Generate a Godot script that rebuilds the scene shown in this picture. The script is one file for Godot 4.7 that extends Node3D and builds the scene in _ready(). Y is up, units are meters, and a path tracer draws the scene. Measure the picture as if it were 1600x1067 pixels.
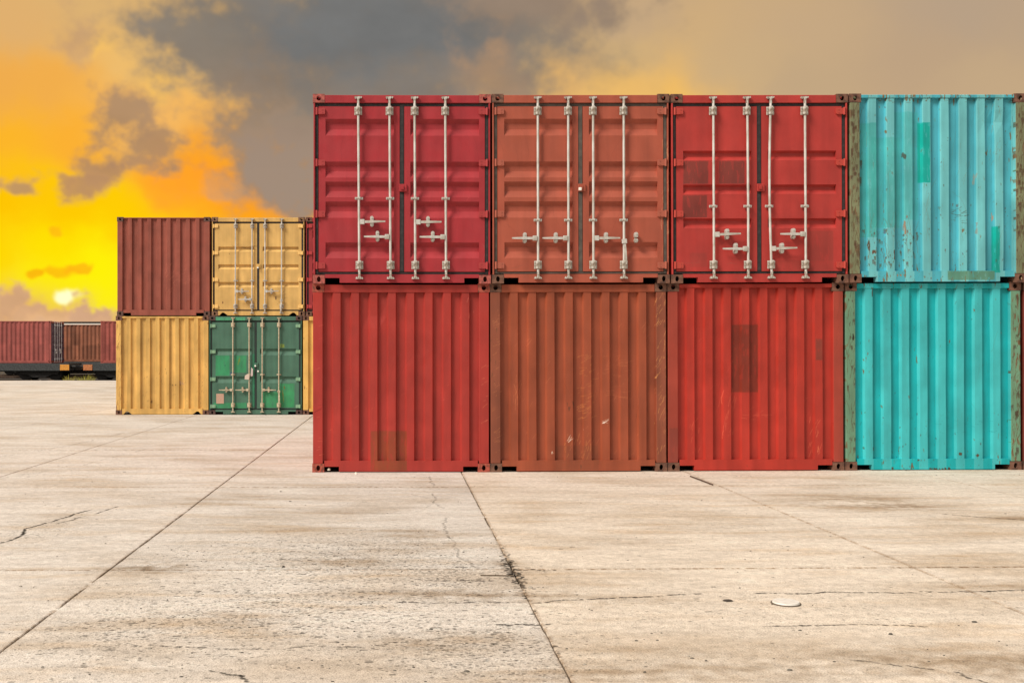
extends Node3D
# A container yard at sunset: two stacks of shipping containers on a concrete yard, a freight train behind.

const W := 2.438
const H := 2.591
const L := 6.058
const EXPO := 2.7

var taken := {}
var shared := {}
var zinc: StandardMaterial3D
var rubber: StandardMaterial3D
var worn_zinc: StandardMaterial3D
var dark_steel: StandardMaterial3D
var rough_map: ImageTexture


# ---------------------------------------------------------------- mesh building
class MB:
	var st := SurfaceTool.new()
	var mode := 0
	func _init(m := 0) -> void:
		mode = m
		st.begin(Mesh.PRIMITIVE_TRIANGLES)
		st.set_smooth_group(-1)
	func v(p: Vector3) -> void:
		match mode:
			0: st.set_uv(Vector2(p.x / 2.438 + 0.5, 1.0 - p.y / 2.591))
			1: st.set_uv(Vector2(p.z / 6.058 + 0.5, 1.0 - p.y / 2.591))
			2: st.set_uv(Vector2(p.x / 2.438 + 0.5, p.z / 6.058 + 0.5))
			3:
				st.set_uv(Vector2(p.x, p.z) / 1.7)
				st.set_uv2(Vector2((p.x + 8.0) / 18.0, (p.z + 22.0) / 18.0))
		st.add_vertex(p)
	func tri(a: Vector3, b: Vector3, c: Vector3) -> void:  # counter-clockwise seen from outside
		v(a); v(c); v(b)
	func quad(a: Vector3, b: Vector3, c: Vector3, d: Vector3) -> void:
		tri(a, b, c); tri(a, c, d)
	func quad_out(a: Vector3, b: Vector3, c: Vector3, d: Vector3, mid: Vector3) -> void:
		if (b - a).cross(c - a).dot((a + c) * 0.5 - mid) >= 0.0:
			quad(a, b, c, d)
		else:
			quad(d, c, b, a)
	func box(lo: Vector3, hi: Vector3, c := 0.0) -> void:
		var m := (lo + hi) * 0.5
		var h := (hi - lo) * 0.5
		c = minf(c, minf(h.x, minf(h.y, h.z)) * 0.49)
		var p := func(sx: float, sy: float, sz: float, axis: int) -> Vector3:
			return m + Vector3(sx * (h.x - (0.0 if axis == 0 else c)), sy * (h.y - (0.0 if axis == 1 else c)), sz * (h.z - (0.0 if axis == 2 else c)))
		for s in [-1.0, 1.0]:
			quad_out(p.call(s, -1, -1, 0), p.call(s, 1, -1, 0), p.call(s, 1, 1, 0), p.call(s, -1, 1, 0), m)
			quad_out(p.call(-1, s, -1, 1), p.call(1, s, -1, 1), p.call(1, s, 1, 1), p.call(-1, s, 1, 1), m)
			quad_out(p.call(-1, -1, s, 2), p.call(1, -1, s, 2), p.call(1, 1, s, 2), p.call(-1, 1, s, 2), m)
		if c <= 0.0:
			return
		for s in [-1.0, 1.0]:
			for t in [-1.0, 1.0]:
				quad_out(p.call(s, t, -1, 0), p.call(s, t, 1, 0), p.call(s, t, 1, 1), p.call(s, t, -1, 1), m)
				quad_out(p.call(s, -1, t, 0), p.call(s, 1, t, 0), p.call(s, 1, t, 2), p.call(s, -1, t, 2), m)
				quad_out(p.call(-1, s, t, 1), p.call(1, s, t, 1), p.call(1, s, t, 2), p.call(-1, s, t, 2), m)
				for r in [-1.0, 1.0]:
					quad_out(p.call(s, t, r, 0), p.call(s, t, r, 1), p.call(s, t, r, 2), p.call(s, t, r, 2), m)
	func prism(pts: PackedVector2Array, z0: float, z1: float) -> void:
		if Geometry2D.is_polygon_clockwise(pts):
			pts = pts.duplicate()
			pts.reverse()
		var ix := Geometry2D.triangulate_polygon(pts)
		for k in range(0, ix.size(), 3):
			var a := pts[ix[k]]
			var b := pts[ix[k + 1]]
			var c := pts[ix[k + 2]]
			if (b - a).cross(c - a) < 0.0:
				var t := b
				b = c
				c = t
			tri(Vector3(a.x, a.y, z1), Vector3(b.x, b.y, z1), Vector3(c.x, c.y, z1))
			tri(Vector3(a.x, a.y, z0), Vector3(c.x, c.y, z0), Vector3(b.x, b.y, z0))
		for k in pts.size():
			var a := pts[k]
			var b := pts[(k + 1) % pts.size()]
			quad(Vector3(a.x, a.y, z0), Vector3(b.x, b.y, z0), Vector3(b.x, b.y, z1), Vector3(a.x, a.y, z1))
	func tube(path: Array, r: float, sides := 10) -> void:
		st.set_smooth_group(1)
		var rings := []
		for k in path.size():
			var d: Vector3 = (path[mini(k + 1, path.size() - 1)] - path[maxi(k - 1, 0)]).normalized()
			var u := d.cross(Vector3.FORWARD if absf(d.z) < 0.9 else Vector3.UP).normalized()
			var w := u.cross(d).normalized()
			var ring := []
			for s in sides:
				var a := TAU * s / sides
				ring.append(path[k] + (u * cos(a) + w * sin(a)) * r)
			rings.append(ring)
		for k in path.size() - 1:
			var mid: Vector3 = (path[k] + path[k + 1]) * 0.5
			for s in sides:
				var t := (s + 1) % sides
				quad_out(rings[k][s], rings[k][t], rings[k + 1][t], rings[k + 1][s], mid)
		st.set_smooth_group(-1)
		for e in [[0, 1], [path.size() - 1, path.size() - 2]]:
			for s in sides:
				var t := (s + 1) % sides
				quad_out(rings[e[0]][s], rings[e[0]][t], path[e[0]], path[e[0]], path[e[1]])
	func disc(at: Vector3, r: float, z1: float, sides := 10) -> void:  # a short cylinder along z
		var pts := PackedVector2Array()
		for s in sides:
			pts.append(Vector2(at.x + r * cos(TAU * s / sides), at.y + r * sin(TAU * s / sides)))
		prism(pts, at.z, z1)
	func done() -> ArrayMesh:
		st.generate_normals()
		return st.commit()


# ---------------------------------------------------------------- naming
func numbered(called: String) -> String:
	if not taken.has(called):
		taken[called] = 0
		return called
	taken[called] += 1
	return "%s_%03d" % [called, taken[called]]


func tag(o: Node3D, label: String, category: String, group := "") -> void:
	o.set_meta("label", label)
	o.set_meta("category", category)
	if group:
		o.set_meta("group", group)


func thing(called: String, label: String, category: String, group := "", at := Vector3.ZERO) -> Node3D:
	var o := Node3D.new()
	o.name = numbered(called)
	add_child(o, true)
	o.position = at
	tag(o, label, category, group)
	return o


func put(called: String, m: Mesh, mat: Material, parent: Node = self, at := Vector3.ZERO, turn := 0.0) -> MeshInstance3D:
	var o := MeshInstance3D.new()
	var n := called
	var k := 0
	if parent == self:
		n = numbered(called)
	else:
		while parent.has_node(NodePath(n)):
			k += 1
			n = "%s_%03d" % [called, k]
	o.name = n
	o.mesh = m
	o.material_override = mat
	o.position = at
	o.rotation.y = turn
	parent.add_child(o, true)
	return o


func structure(o: Node3D) -> Node3D:
	o.set_meta("kind", "structure")
	return o


# ---------------------------------------------------------------- materials
func srgb(r: float, g: float, b: float) -> Color:
	return Color(r / 255.0, g / 255.0, b / 255.0)


func noise_bytes(sd: int, freq: float, octaves: int, w: int, h: int, fx := 1, fy := 1, kind := FastNoiseLite.TYPE_SIMPLEX_SMOOTH) -> PackedByteArray:
	var n := FastNoiseLite.new()
	n.seed = sd
	n.noise_type = kind
	n.frequency = freq
	n.fractal_octaves = octaves
	n.fractal_type = FastNoiseLite.FRACTAL_FBM if octaves > 1 else FastNoiseLite.FRACTAL_NONE
	var im := n.get_seamless_image(w / fx, h / fy)
	if fx > 1 or fy > 1:
		im.resize(w, h, Image.INTERPOLATE_CUBIC)
	return im.get_data()


func plain(c: Color, rough := 0.6, metal := 0.0) -> StandardMaterial3D:
	var m := StandardMaterial3D.new()
	m.albedo_color = c
	m.roughness = rough
	m.metallic = metal
	return m


func worn(c: Color, c2: Color, freq: float, rough: float, metal := 0.0, scale := 1.0) -> StandardMaterial3D:  # plain metal mottled with a second tone
	var n := FastNoiseLite.new()
	n.seed = int(c.r * 999.0 + c.g * 77.0)
	n.frequency = freq
	n.fractal_octaves = 4
	var g := Gradient.new()
	g.offsets = PackedFloat32Array([0.0, 0.38, 0.6, 1.0])
	g.colors = PackedColorArray([c2, c2.lerp(c, 0.6), c, c.lightened(0.08)])
	var t := NoiseTexture2D.new()
	t.width = 128
	t.height = 128
	t.seamless = true
	t.noise = n
	t.color_ramp = g
	var m := plain(Color.WHITE, rough, metal)
	m.albedo_texture = t
	m.uv1_triplanar = true
	m.uv1_scale = Vector3.ONE * scale
	return m


# The paint of one container: tone, streaks, rust, patches of repaint and scratches, laid flat over its end.
func paint(sd: int, base: Color, o := {}) -> StandardMaterial3D:
	var n: int = o.get("size", 512)
	var tone := noise_bytes(sd, 4.0 / n, 4, n, n)
	var streak := noise_bytes(sd + 1, 10.0 / n, 4, n, n, 1, 16)
	var fine := noise_bytes(sd + 2, 44.0 / n, 5, n, n, 1, 4)
	var ta: float = o.get("tone", 0.06) / 128.0
	var sa: float = o.get("streak", 0.07) / 128.0
	var th: float = o.get("rust", 2.0)
	var edge: float = o.get("edge", 0.0)
	var low: float = o.get("low", 0.0)
	var high: float = o.get("high", 0.0)
	var rust: Color = o.get("rust_color", srgb(92, 58, 42))
	var post: Color = o.get("post_color", base)
	var post_w: int = int(o.get("post_w", 0.06) * n)
	var flat: Color = o.get("faded", base)
	var ridge: Array = o.get("ridges", [])
	var buf := PackedByteArray()
	buf.resize(n * n * 3)
	var ex := PackedFloat32Array()
	var row := []
	for x in n:
		var d := minf(x, n - 1 - x) / float(n)
		ex.append(edge * clampf(1.0 - d / 0.07, 0.0, 1.0))
		var c := base
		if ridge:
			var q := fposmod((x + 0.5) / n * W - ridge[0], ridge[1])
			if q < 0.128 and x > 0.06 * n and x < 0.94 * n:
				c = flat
		row.append(post if x < post_w or x >= n - post_w else c)
	for y in n:
		var ey := 0.0
		var fy := float(y) / n
		ey = low * clampf((fy - 0.8) / 0.2, 0.0, 1.0) + high * clampf((0.08 - fy) / 0.08, 0.0, 1.0)
		for x in n:
			var i := y * n + x
			var t := 1.0 + ta * (tone[i] - 128) + sa * (streak[i] - 128)
			var c: Color = row[x]
			var r := c.r * t
			var g := c.g * t
			var b := c.b * t
			var k := fine[i] / 255.0 + (streak[i] - 128) * 0.0016 + ex[x] + ey - th
			if k > 0.0:
				k = minf(1.0, k * 9.0)
				r += (rust.r * t - r) * k
				g += (rust.g * t - g) * k
				b += (rust.b * t - b) * k
			i *= 3
			buf[i] = clampi(int(r * 255.0), 0, 255)
			buf[i + 1] = clampi(int(g * 255.0), 0, 255)
			buf[i + 2] = clampi(int(b * 255.0), 0, 255)
	for q in o.get("rects", []):  # x0, y0, x1, y1 in metres from the lower corner; colour; strength
		for y in range(int((1.0 - q[3] / H) * n), int((1.0 - q[1] / H) * n)):
			for x in range(int(q[0] / W * n), int(q[2] / W * n)):
				if x < 0 or y < 0 or x >= n or y >= n:
					continue
				var i := y * n + x
				var t := 1.0 + ta * 1.5 * (tone[i] - 128) + sa * (streak[i] - 128)
				var rim := minf(minf(x - q[0] / W * n, q[2] / W * n - x), minf(y - (1.0 - q[3] / H) * n, (1.0 - q[1] / H) * n - y))
				var k: float = q[5] * (1.0 if fine[i] < 175 else 0.55) * clampf((rim + 1.5) / 3.5 + (fine[i] - 128) * 0.004, 0.0, 1.0)
				i *= 3
				for e in 3:
					buf[i + e] = clampi(int(lerpf(buf[i + e], q[4][e] * 255.0 * t, k)), 0, 255)
	var rng := RandomNumberGenerator.new()
	rng.seed = sd
	for q in o.get("scratches", []):  # count, x0, y0, x1, y1, colour, longest, slant (0 upright, 1 level), strength
		for k in q[0]:
			var p := Vector2(rng.randf_range(q[1], q[3]), rng.randf_range(q[2], q[4]))
			var a := lerpf(PI / 2.0, 0.0, q[7]) + rng.randfn(0.0, 0.13)
			var len := rng.randf_range(0.15, 1.0) * float(q[6])
			var steps := int(len / W * n * 1.3) + 1
			var strength: float = q[8] * rng.randf_range(0.4, 1.0)
			for s in steps:
				a += rng.randfn(0.0, 0.03)
				p += Vector2(cos(a), sin(a)) * len / steps
				var x := int(p.x / W * n)
				var y := int((1.0 - p.y / H) * n)
				if x < 0 or y < 0 or x >= n or y >= n or rng.randf() < 0.15:
					continue
				var i := (y * n + x) * 3
				for e in 3:
					buf[i + e] = clampi(int(lerpf(buf[i + e], q[5][e] * 255.0, strength)), 0, 255)
	for q in o.get("chips", []):  # count, x0, y0, x1, y1, colour, largest: flakes that run downwards
		for k in q[0]:
			var p := Vector2(rng.randf_range(q[1], q[3]), rng.randf_range(q[2], q[4]))
			var big: float = 0.6 * q[6] * pow(rng.randf(), 2.5) + 0.004
			var cols := 1 + int(big * 0.35 / W * n)
			for e in cols:
				var top := int((1.0 - p.y / H) * n) + rng.randi_range(-1, 1)
				for y in range(top, top + 1 + int(big * rng.randf_range(0.3, 1.0) / H * n)):
					var x := int(p.x / W * n) + e
					if x >= 0 and y >= 0 and x < n and y < n:
						var i := (y * n + x) * 3
						for g in 3:
							buf[i + g] = clampi(int(lerpf(buf[i + g], q[5][g] * 255.0, rng.randf_range(0.3, 0.8))), 0, 255)
	for q in o.get("blots", []):  # x, y, rx, ry, colour, strength: a ragged patch
		var y0 := int((1.0 - (q[1] + q[3]) / H) * n)
		var y1 := int((1.0 - (q[1] - q[3]) / H) * n)
		for y in range(maxi(y0, 0), mini(y1, n)):
			for x in range(maxi(int((q[0] - q[2]) / W * n), 0), mini(int((q[0] + q[2]) / W * n), n)):
				var dx: float = ((x + 0.5) / n * W - q[0]) / q[2]
				var dy: float = ((1.0 - (y + 0.5) / n) * H - q[1]) / q[3]
				var i := y * n + x
				var k := (1.0 - sqrt(dx * dx + dy * dy)) * 0.9 + (fine[i] - 128) / 128.0 * 1.5 + (streak[(i * 7) % (n * n)] - 128) / 128.0 * 0.5 - 0.55
				if k > 0.0:
					k = minf(1.0, k * 4.0) * q[5]
					i *= 3
					for e in 3:
						buf[i + e] = clampi(int(lerpf(buf[i + e], q[4][e] * 255.0, k)), 0, 255)
	var m := plain(Color.WHITE, 0.5)
	m.albedo_texture = ImageTexture.create_from_image(Image.create_from_data(n, n, false, Image.FORMAT_RGB8, buf))
	m.roughness = 0.85
	m.roughness_texture = rough_map
	m.metallic_specular = 0.4
	return m


# ---------------------------------------------------------------- sky
var cloud_noise := FastNoiseLite.new()
var warp_noise := FastNoiseLite.new()
var sky_points := []
var cloud_blobs := []


func direction(px: float, py: float) -> Vector2:  # milliradians of azimuth (from -z towards +x) and height, from sightings of 1600 to the radian
	var az := atan((px - 622.0) / 1600.0)
	return Vector2(az, atan((549.0 - py) / 1600.0 * cos(az))) * 1000.0


func sky_color(az: float, el: float) -> Color:
	var p := Vector2(az, el)
	var near := absf(az) < 900.0
	var wx := warp_noise.get_noise_2d(az, el) if near else 0.0
	var wy := warp_noise.get_noise_2d(az + 3000.0, el) if near else 0.0
	var q := p + Vector2(wx, wy) * 24.0
	var c := Vector3.ZERO
	var sum := 0.0
	var ce := cos(clampf(el, 0.0, 1570.0) * 0.001)
	for s in sky_points:
		var dx := wrapf(q.x - s[0].x, -3141.6, 3141.6) * ce
		var dy: float = (q.y - s[0].y) * 1.5
		var w: float = 1.0 / pow(dx * dx + dy * dy + s[2], 2.0)
		c += s[1] * w
		sum += w
	c /= sum
	var n := cloud_noise.get_noise_2d(az, el * 1.25) if near else cloud_noise.get_noise_2d(az, el)
	if near and el < 700.0:
		var q2 := p + Vector2(wx, wy) * 22.0
		var n2 := warp_noise.get_noise_2d(az * 0.8 - 2000.0, el * 1.6)
		var warm := smoothstep(120.0, -150.0, az) * smoothstep(330.0, 150.0, el) * 1.6 + 0.2
		for b in cloud_blobs:
			var dx: float = (q2.x - b[0].x) / b[1].x
			var dy: float = (q2.y - b[0].y) / b[1].y
			var d := dx * dx + dy * dy
			if d > 4.0:
				continue
			var k := smoothstep(b[5], b[5] + b[4], exp(-d * 0.8) + n * b[6] * clampf(1.9 - 0.5 * d, 0.0, 1.0))
			k *= b[3]
			var body: Vector3 = b[2] * (1.04 + n2 * 0.13 + n * 0.07)
			c = c.lerp(body.lerp(c, 0.35 * (1.0 - k)) + Vector3(0.16, 0.07, 0.0) * k * (1.0 - k) * warm, k)
	else:
		c *= 1.0 + n * 0.10
	var lack := maxf(0.0, 0.27 - (c.x + c.y + c.z) / 3.0) * smoothstep(235.0, 182.0, el)
	return Color(c.x + lack * 1.15, c.y + lack, c.z + lack * 0.85)


func make_sky() -> PanoramaSkyMaterial:
	cloud_noise.seed = 11
	cloud_noise.frequency = 0.016
	cloud_noise.fractal_octaves = 6
	cloud_noise.fractal_gain = 0.62
	warp_noise.seed = 5
	warp_noise.frequency = 0.009
	warp_noise.fractal_octaves = 5
	warp_noise.fractal_gain = 0.55
	var lin := func(r: float, g: float, b: float) -> Vector3:
		var c := srgb(r, g, b).srgb_to_linear()
		return Vector3(c.r, c.g, c.b)
	for s in [[0, 0, 224, 176, 112], [150, 0, 220, 178, 116], [-60, 120, 240, 172, 78], [60, 130, 242, 174, 76], [0, 215, 253, 182, 40], [110, 225, 252, 176, 50], [0, 310, 255, 196, 0],
			[110, 330, 255, 200, 0], [-40, 390, 255, 214, 0], [100, 385, 255, 226, 0], [200, 345, 255, 205, 0], [60, 440, 255, 236, 0], [160, 430, 255, 244, 4], [-60, 450, 255, 222, 0], [0, 500, 226, 168, 108], [180, 545, 226, 168, 115],
			[230, 190, 245, 184, 100], [230, 90, 238, 190, 112], [300, 275, 255, 164, 34], [410, 315, 255, 160, 24], [480, 335, 250, 166, 40], [600, 400, 250, 176, 50],
			[760, 138, 226, 172, 108], [860, 130, 236, 184, 108], [960, 138, 238, 188, 106], [1060, 148, 244, 190, 98], [850, 60, 202, 166, 122], [1000, 30, 196, 166, 130], [980, 85, 206, 174, 126], [900, 85, 208, 170, 118], [1150, 110, 202, 172, 130],
			[1250, 60, 198, 168, 131], [1250, 135, 194, 166, 130], [1500, 20, 184, 160, 134], [1600, 140, 196, 168, 132], [1450, 80, 190, 162, 130], [1700, 400, 214, 178, 132], [1100, 400, 240, 184, 96]]:
		sky_points.append([direction(s[0], s[1]), lin.call(s[2], s[3], s[4]), 900.0])
	for s in [[-900, 80, 232, 184, 108], [-1600, 150, 196, 180, 156], [-2500, 150, 190, 180, 166], [3100, 150, 190, 182, 170], [2400, 150, 188, 178, 164], [1500, 150, 190, 174, 154], [900, 110, 196, 174, 146],
			[-1200, 500, 214, 202, 184], [-2500, 500, 216, 212, 206], [2500, 500, 214, 210, 204], [1200, 500, 206, 194, 176], [0, 600, 190, 178, 162], [0, 1000, 206, 202, 194], [0, 1570, 214, 214, 212], [-1570, 1000, 214, 212, 206], [1570, 1000, 210, 208, 204], [3141, 1000, 216, 214, 212]]:
		sky_points.append([Vector2(s[0], s[1]), lin.call(s[2], s[3], s[4]), 12000.0])
	# centre, radii, colour, strength, softness, threshold, raggedness
	for b in [
			[330, 285, 110, 40, 250, 156, 44, 0.8, 0.7, 0.3, 0.5], [250, 130, 46, 30, 250, 194, 90, 0.7, 0.6, 0.3, 0.6], [142, 74, 38, 20, 250, 196, 96, 0.6, 0.6, 0.3, 0.6], [122, 50, 34, 50, 190, 152, 116, 0.75, 0.7, 0.25, 0.6],
			[620, 40, 420, 190, 120, 116, 110, 1.0, 0.55, 0.38, 0.187], [345, 55, 190, 125, 138, 125, 110, 1.0, 0.55, 0.36000000000000004, 0.357], [462, 180, 172, 160, 145, 125, 106, 1.0, 0.55, 0.34, 0.306],
			[510, 250, 180, 120, 152, 130, 112, 1.0, 0.5, 0.32, 0.36], [600, 130, 220, 110, 134, 122, 110, 1.0, 0.55, 0.3, 0.3], [600, 50, 290, 95, 114, 114, 113, 1.0, 0.8, 0.15, 0.25], [860, 0, 190, 70, 146, 126, 108, 0.95, 0.7, 0.32, 0.5], [760, 105, 70, 50, 172, 136, 102, 0.75, 0.8, 0.25, 0.5],
			[190, 175, 38, 46, 160, 130, 104, 0.9, 0.75, 0.26, 0.85], [218, 228, 84, 42, 166, 132, 102, 0.9, 0.75, 0.27999999999999997, 0.85], [165, 262, 76, 46, 168, 130, 100, 0.9, 0.75, 0.3, 0.85], [130, 296, 66, 22, 178, 136, 98, 0.9, 0.75, 0.27999999999999997, 0.85], [345, 296, 50, 20, 190, 144, 104, 0.6, 0.5, 0.34, 0.6],
			[42, 296, 26, 15, 176, 138, 104, 0.9, 0.5, 0.3, 0.6], [2, 294, 18, 18, 184, 142, 104, 0.85, 0.5, 0.3, 0.6], [92, 288, 28, 14, 184, 140, 98, 0.85, 0.5, 0.3, 0.6],
			[118, 476, 17, 15, 255, 255, 200, 1.0, 0.5, 0.25, 0.1], [95, 427, 24, 8, 238, 164, 16, 0.75, 0.7, 0.25, 0.9], [56, 433, 20, 8, 238, 160, 14, 0.8, 0.5, 0.3, 0.7], [132, 424, 14, 8, 240, 164, 20, 0.8, 0.5, 0.3, 0.7], [100, 364, 18, 10, 246, 176, 20, 0.8, 0.5, 0.3, 0.7],
			[-40, 500, 70, 48, 208, 164, 128, 1.0, 0.3, 0.4, 0.7], [20, 486, 36, 28, 210, 164, 122, 1.0, 0.3, 0.4, 0.7], [62, 505, 50, 26, 212, 166, 124, 1.0, 0.3, 0.4, 0.7], [110, 510, 50, 24, 214, 168, 122, 1.0, 0.3, 0.4, 0.7], [152, 494, 38, 32, 208, 164, 128, 1.0, 0.3, 0.4, 0.7], [200, 500, 50, 40, 208, 164, 128, 1.0, 0.3, 0.4, 0.7], [80, 530, 190, 22, 214, 170, 130, 1.0, 0.4, 0.3, 0.3]]:
		cloud_blobs.append([direction(b[0], b[1]), Vector2(b[2], b[3]) * 0.6, lin.call(b[4], b[5], b[6]), b[7], b[8], b[9], b[10]])
	var small := Image.create(512, 256, false, Image.FORMAT_RGBF)
	for y in 256:
		var el := (0.5 - (y + 0.5) / 256.0) * PI * 1000.0
		for x in 512:
			small.set_pixel(x, y, sky_color(wrapf((x + 0.5) / 512.0, -0.5, 0.5) * TAU * 1000.0, maxf(el, 0.0)) if el > -40.0 else Color(0.3, 0.24, 0.18))
	small.resize(4096, 2048, Image.INTERPOLATE_BILINEAR)
	for y in range(2048 / 2 - 300, 2048 / 2 + 8):
		var el := (0.5 - (y + 0.5) / 2048.0) * PI * 1000.0
		for x in range(-330, 480):
			small.set_pixel(posmod(x, 4096), y, sky_color((x + 0.5) / 4096.0 * TAU * 1000.0, maxf(el, 0.0)))
	var sky := PanoramaSkyMaterial.new()
	sky.panorama = ImageTexture.create_from_image(small)
	return sky


# ---------------------------------------------------------------- container parts, each mesh shared by all containers
func casting_mesh(sx: float, top: bool) -> ArrayMesh:  # a hollow corner block with an oval hole in its end, side and top or bottom; origin at its outer corner, front at z = 0
	var key := "casting%d%s" % [sx, top]
	if shared.has(key):
		return shared[key]
	var b := MB.new(9)
	var plate := func(o: Vector3, u: Vector3, w: Vector3, su: float, sw: float, hu: float, hw: float, inward: Vector3) -> void:
		var n := 20
		for k in n:
			var ring := []
			for e in 2:
				var a := TAU * (k + e) / n
				var d := Vector2(cos(a), sin(a))
				var oval := Vector2(d.x * hu, d.y * hw)
				var t := minf(su * 0.5 / maxf(absf(d.x), 1e-6), sw * 0.5 / maxf(absf(d.y), 1e-6))
				var rim := d * t
				if e == 0 and k % 5 == 0 or e == 1 and (k + 1) % 5 == 0:
					rim = d * t
				ring.append([o + u * oval.x + w * oval.y, o + u * rim.x + w * rim.y])
			var back: Vector3 = o + inward * 0.2
			b.quad_out(ring[0][0], ring[0][1], ring[1][1], ring[1][0], back)
			b.quad_out(ring[0][0], ring[1][0], ring[1][0] + inward * 0.024, ring[0][0] + inward * 0.024, o + inward * 0.012 + (ring[0][0] - o) * 3.0)
		for e in [[1, 1], [1, -1], [-1, 1], [-1, -1]]:  # the corners that the ring of rays leaves out
			var c: Vector3 = o + u * su * 0.5 * e[0] + w * sw * 0.5 * e[1]
			var a0 := atan2(sw * e[1], su * e[0])
			var k0 := floorf(fposmod(a0, TAU) / TAU * n)
			var near_pts := []
			for k in [k0, k0 + 1]:
				var d := Vector2(cos(TAU * k / n), sin(TAU * k / n))
				var t := minf(su * 0.5 / maxf(absf(d.x), 1e-6), sw * 0.5 / maxf(absf(d.y), 1e-6))
				near_pts.append(o + u * d.x * t + w * d.y * t)
			b.quad_out(near_pts[0], c, near_pts[1], near_pts[1], o + inward * 0.2)
	var wx := 0.162
	var hy := 0.118
	var dz := 0.178
	var yy := -1.0 if top else 1.0  # from the outer corner into the block
	var xx := -sx
	plate.call(Vector3(xx * wx / 2, yy * hy / 2, 0), Vector3.RIGHT, Vector3.UP, wx, hy, 0.026 if not top else 0.031, 0.038 if not top else 0.033, Vector3(0, 0, -1))
	plate.call(Vector3(0, yy * hy / 2, -dz / 2), Vector3.BACK, Vector3.UP, dz, hy, 0.04, 0.032, Vector3(xx, 0, 0))
	plate.call(Vector3(xx * wx / 2, 0, -dz / 2), Vector3.RIGHT, Vector3.BACK, wx, dz, 0.032, 0.062, Vector3(0, yy, 0))
	var m := Vector3(xx * wx / 2, yy * hy / 2, -dz / 2)
	var i := Vector3(xx * wx, yy * hy, -dz)
	b.quad_out(Vector3(0, 0, -dz), Vector3(i.x, 0, -dz), i, Vector3(0, i.y, -dz), m)
	b.quad_out(Vector3(i.x, 0, 0), Vector3(i.x, 0, -dz), i, Vector3(i.x, i.y, 0), m)
	b.quad_out(Vector3(0, i.y, 0), Vector3(i.x, i.y, 0), i, Vector3(0, i.y, -dz), m)
	shared[key] = b.done()
	return shared[key]


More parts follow.
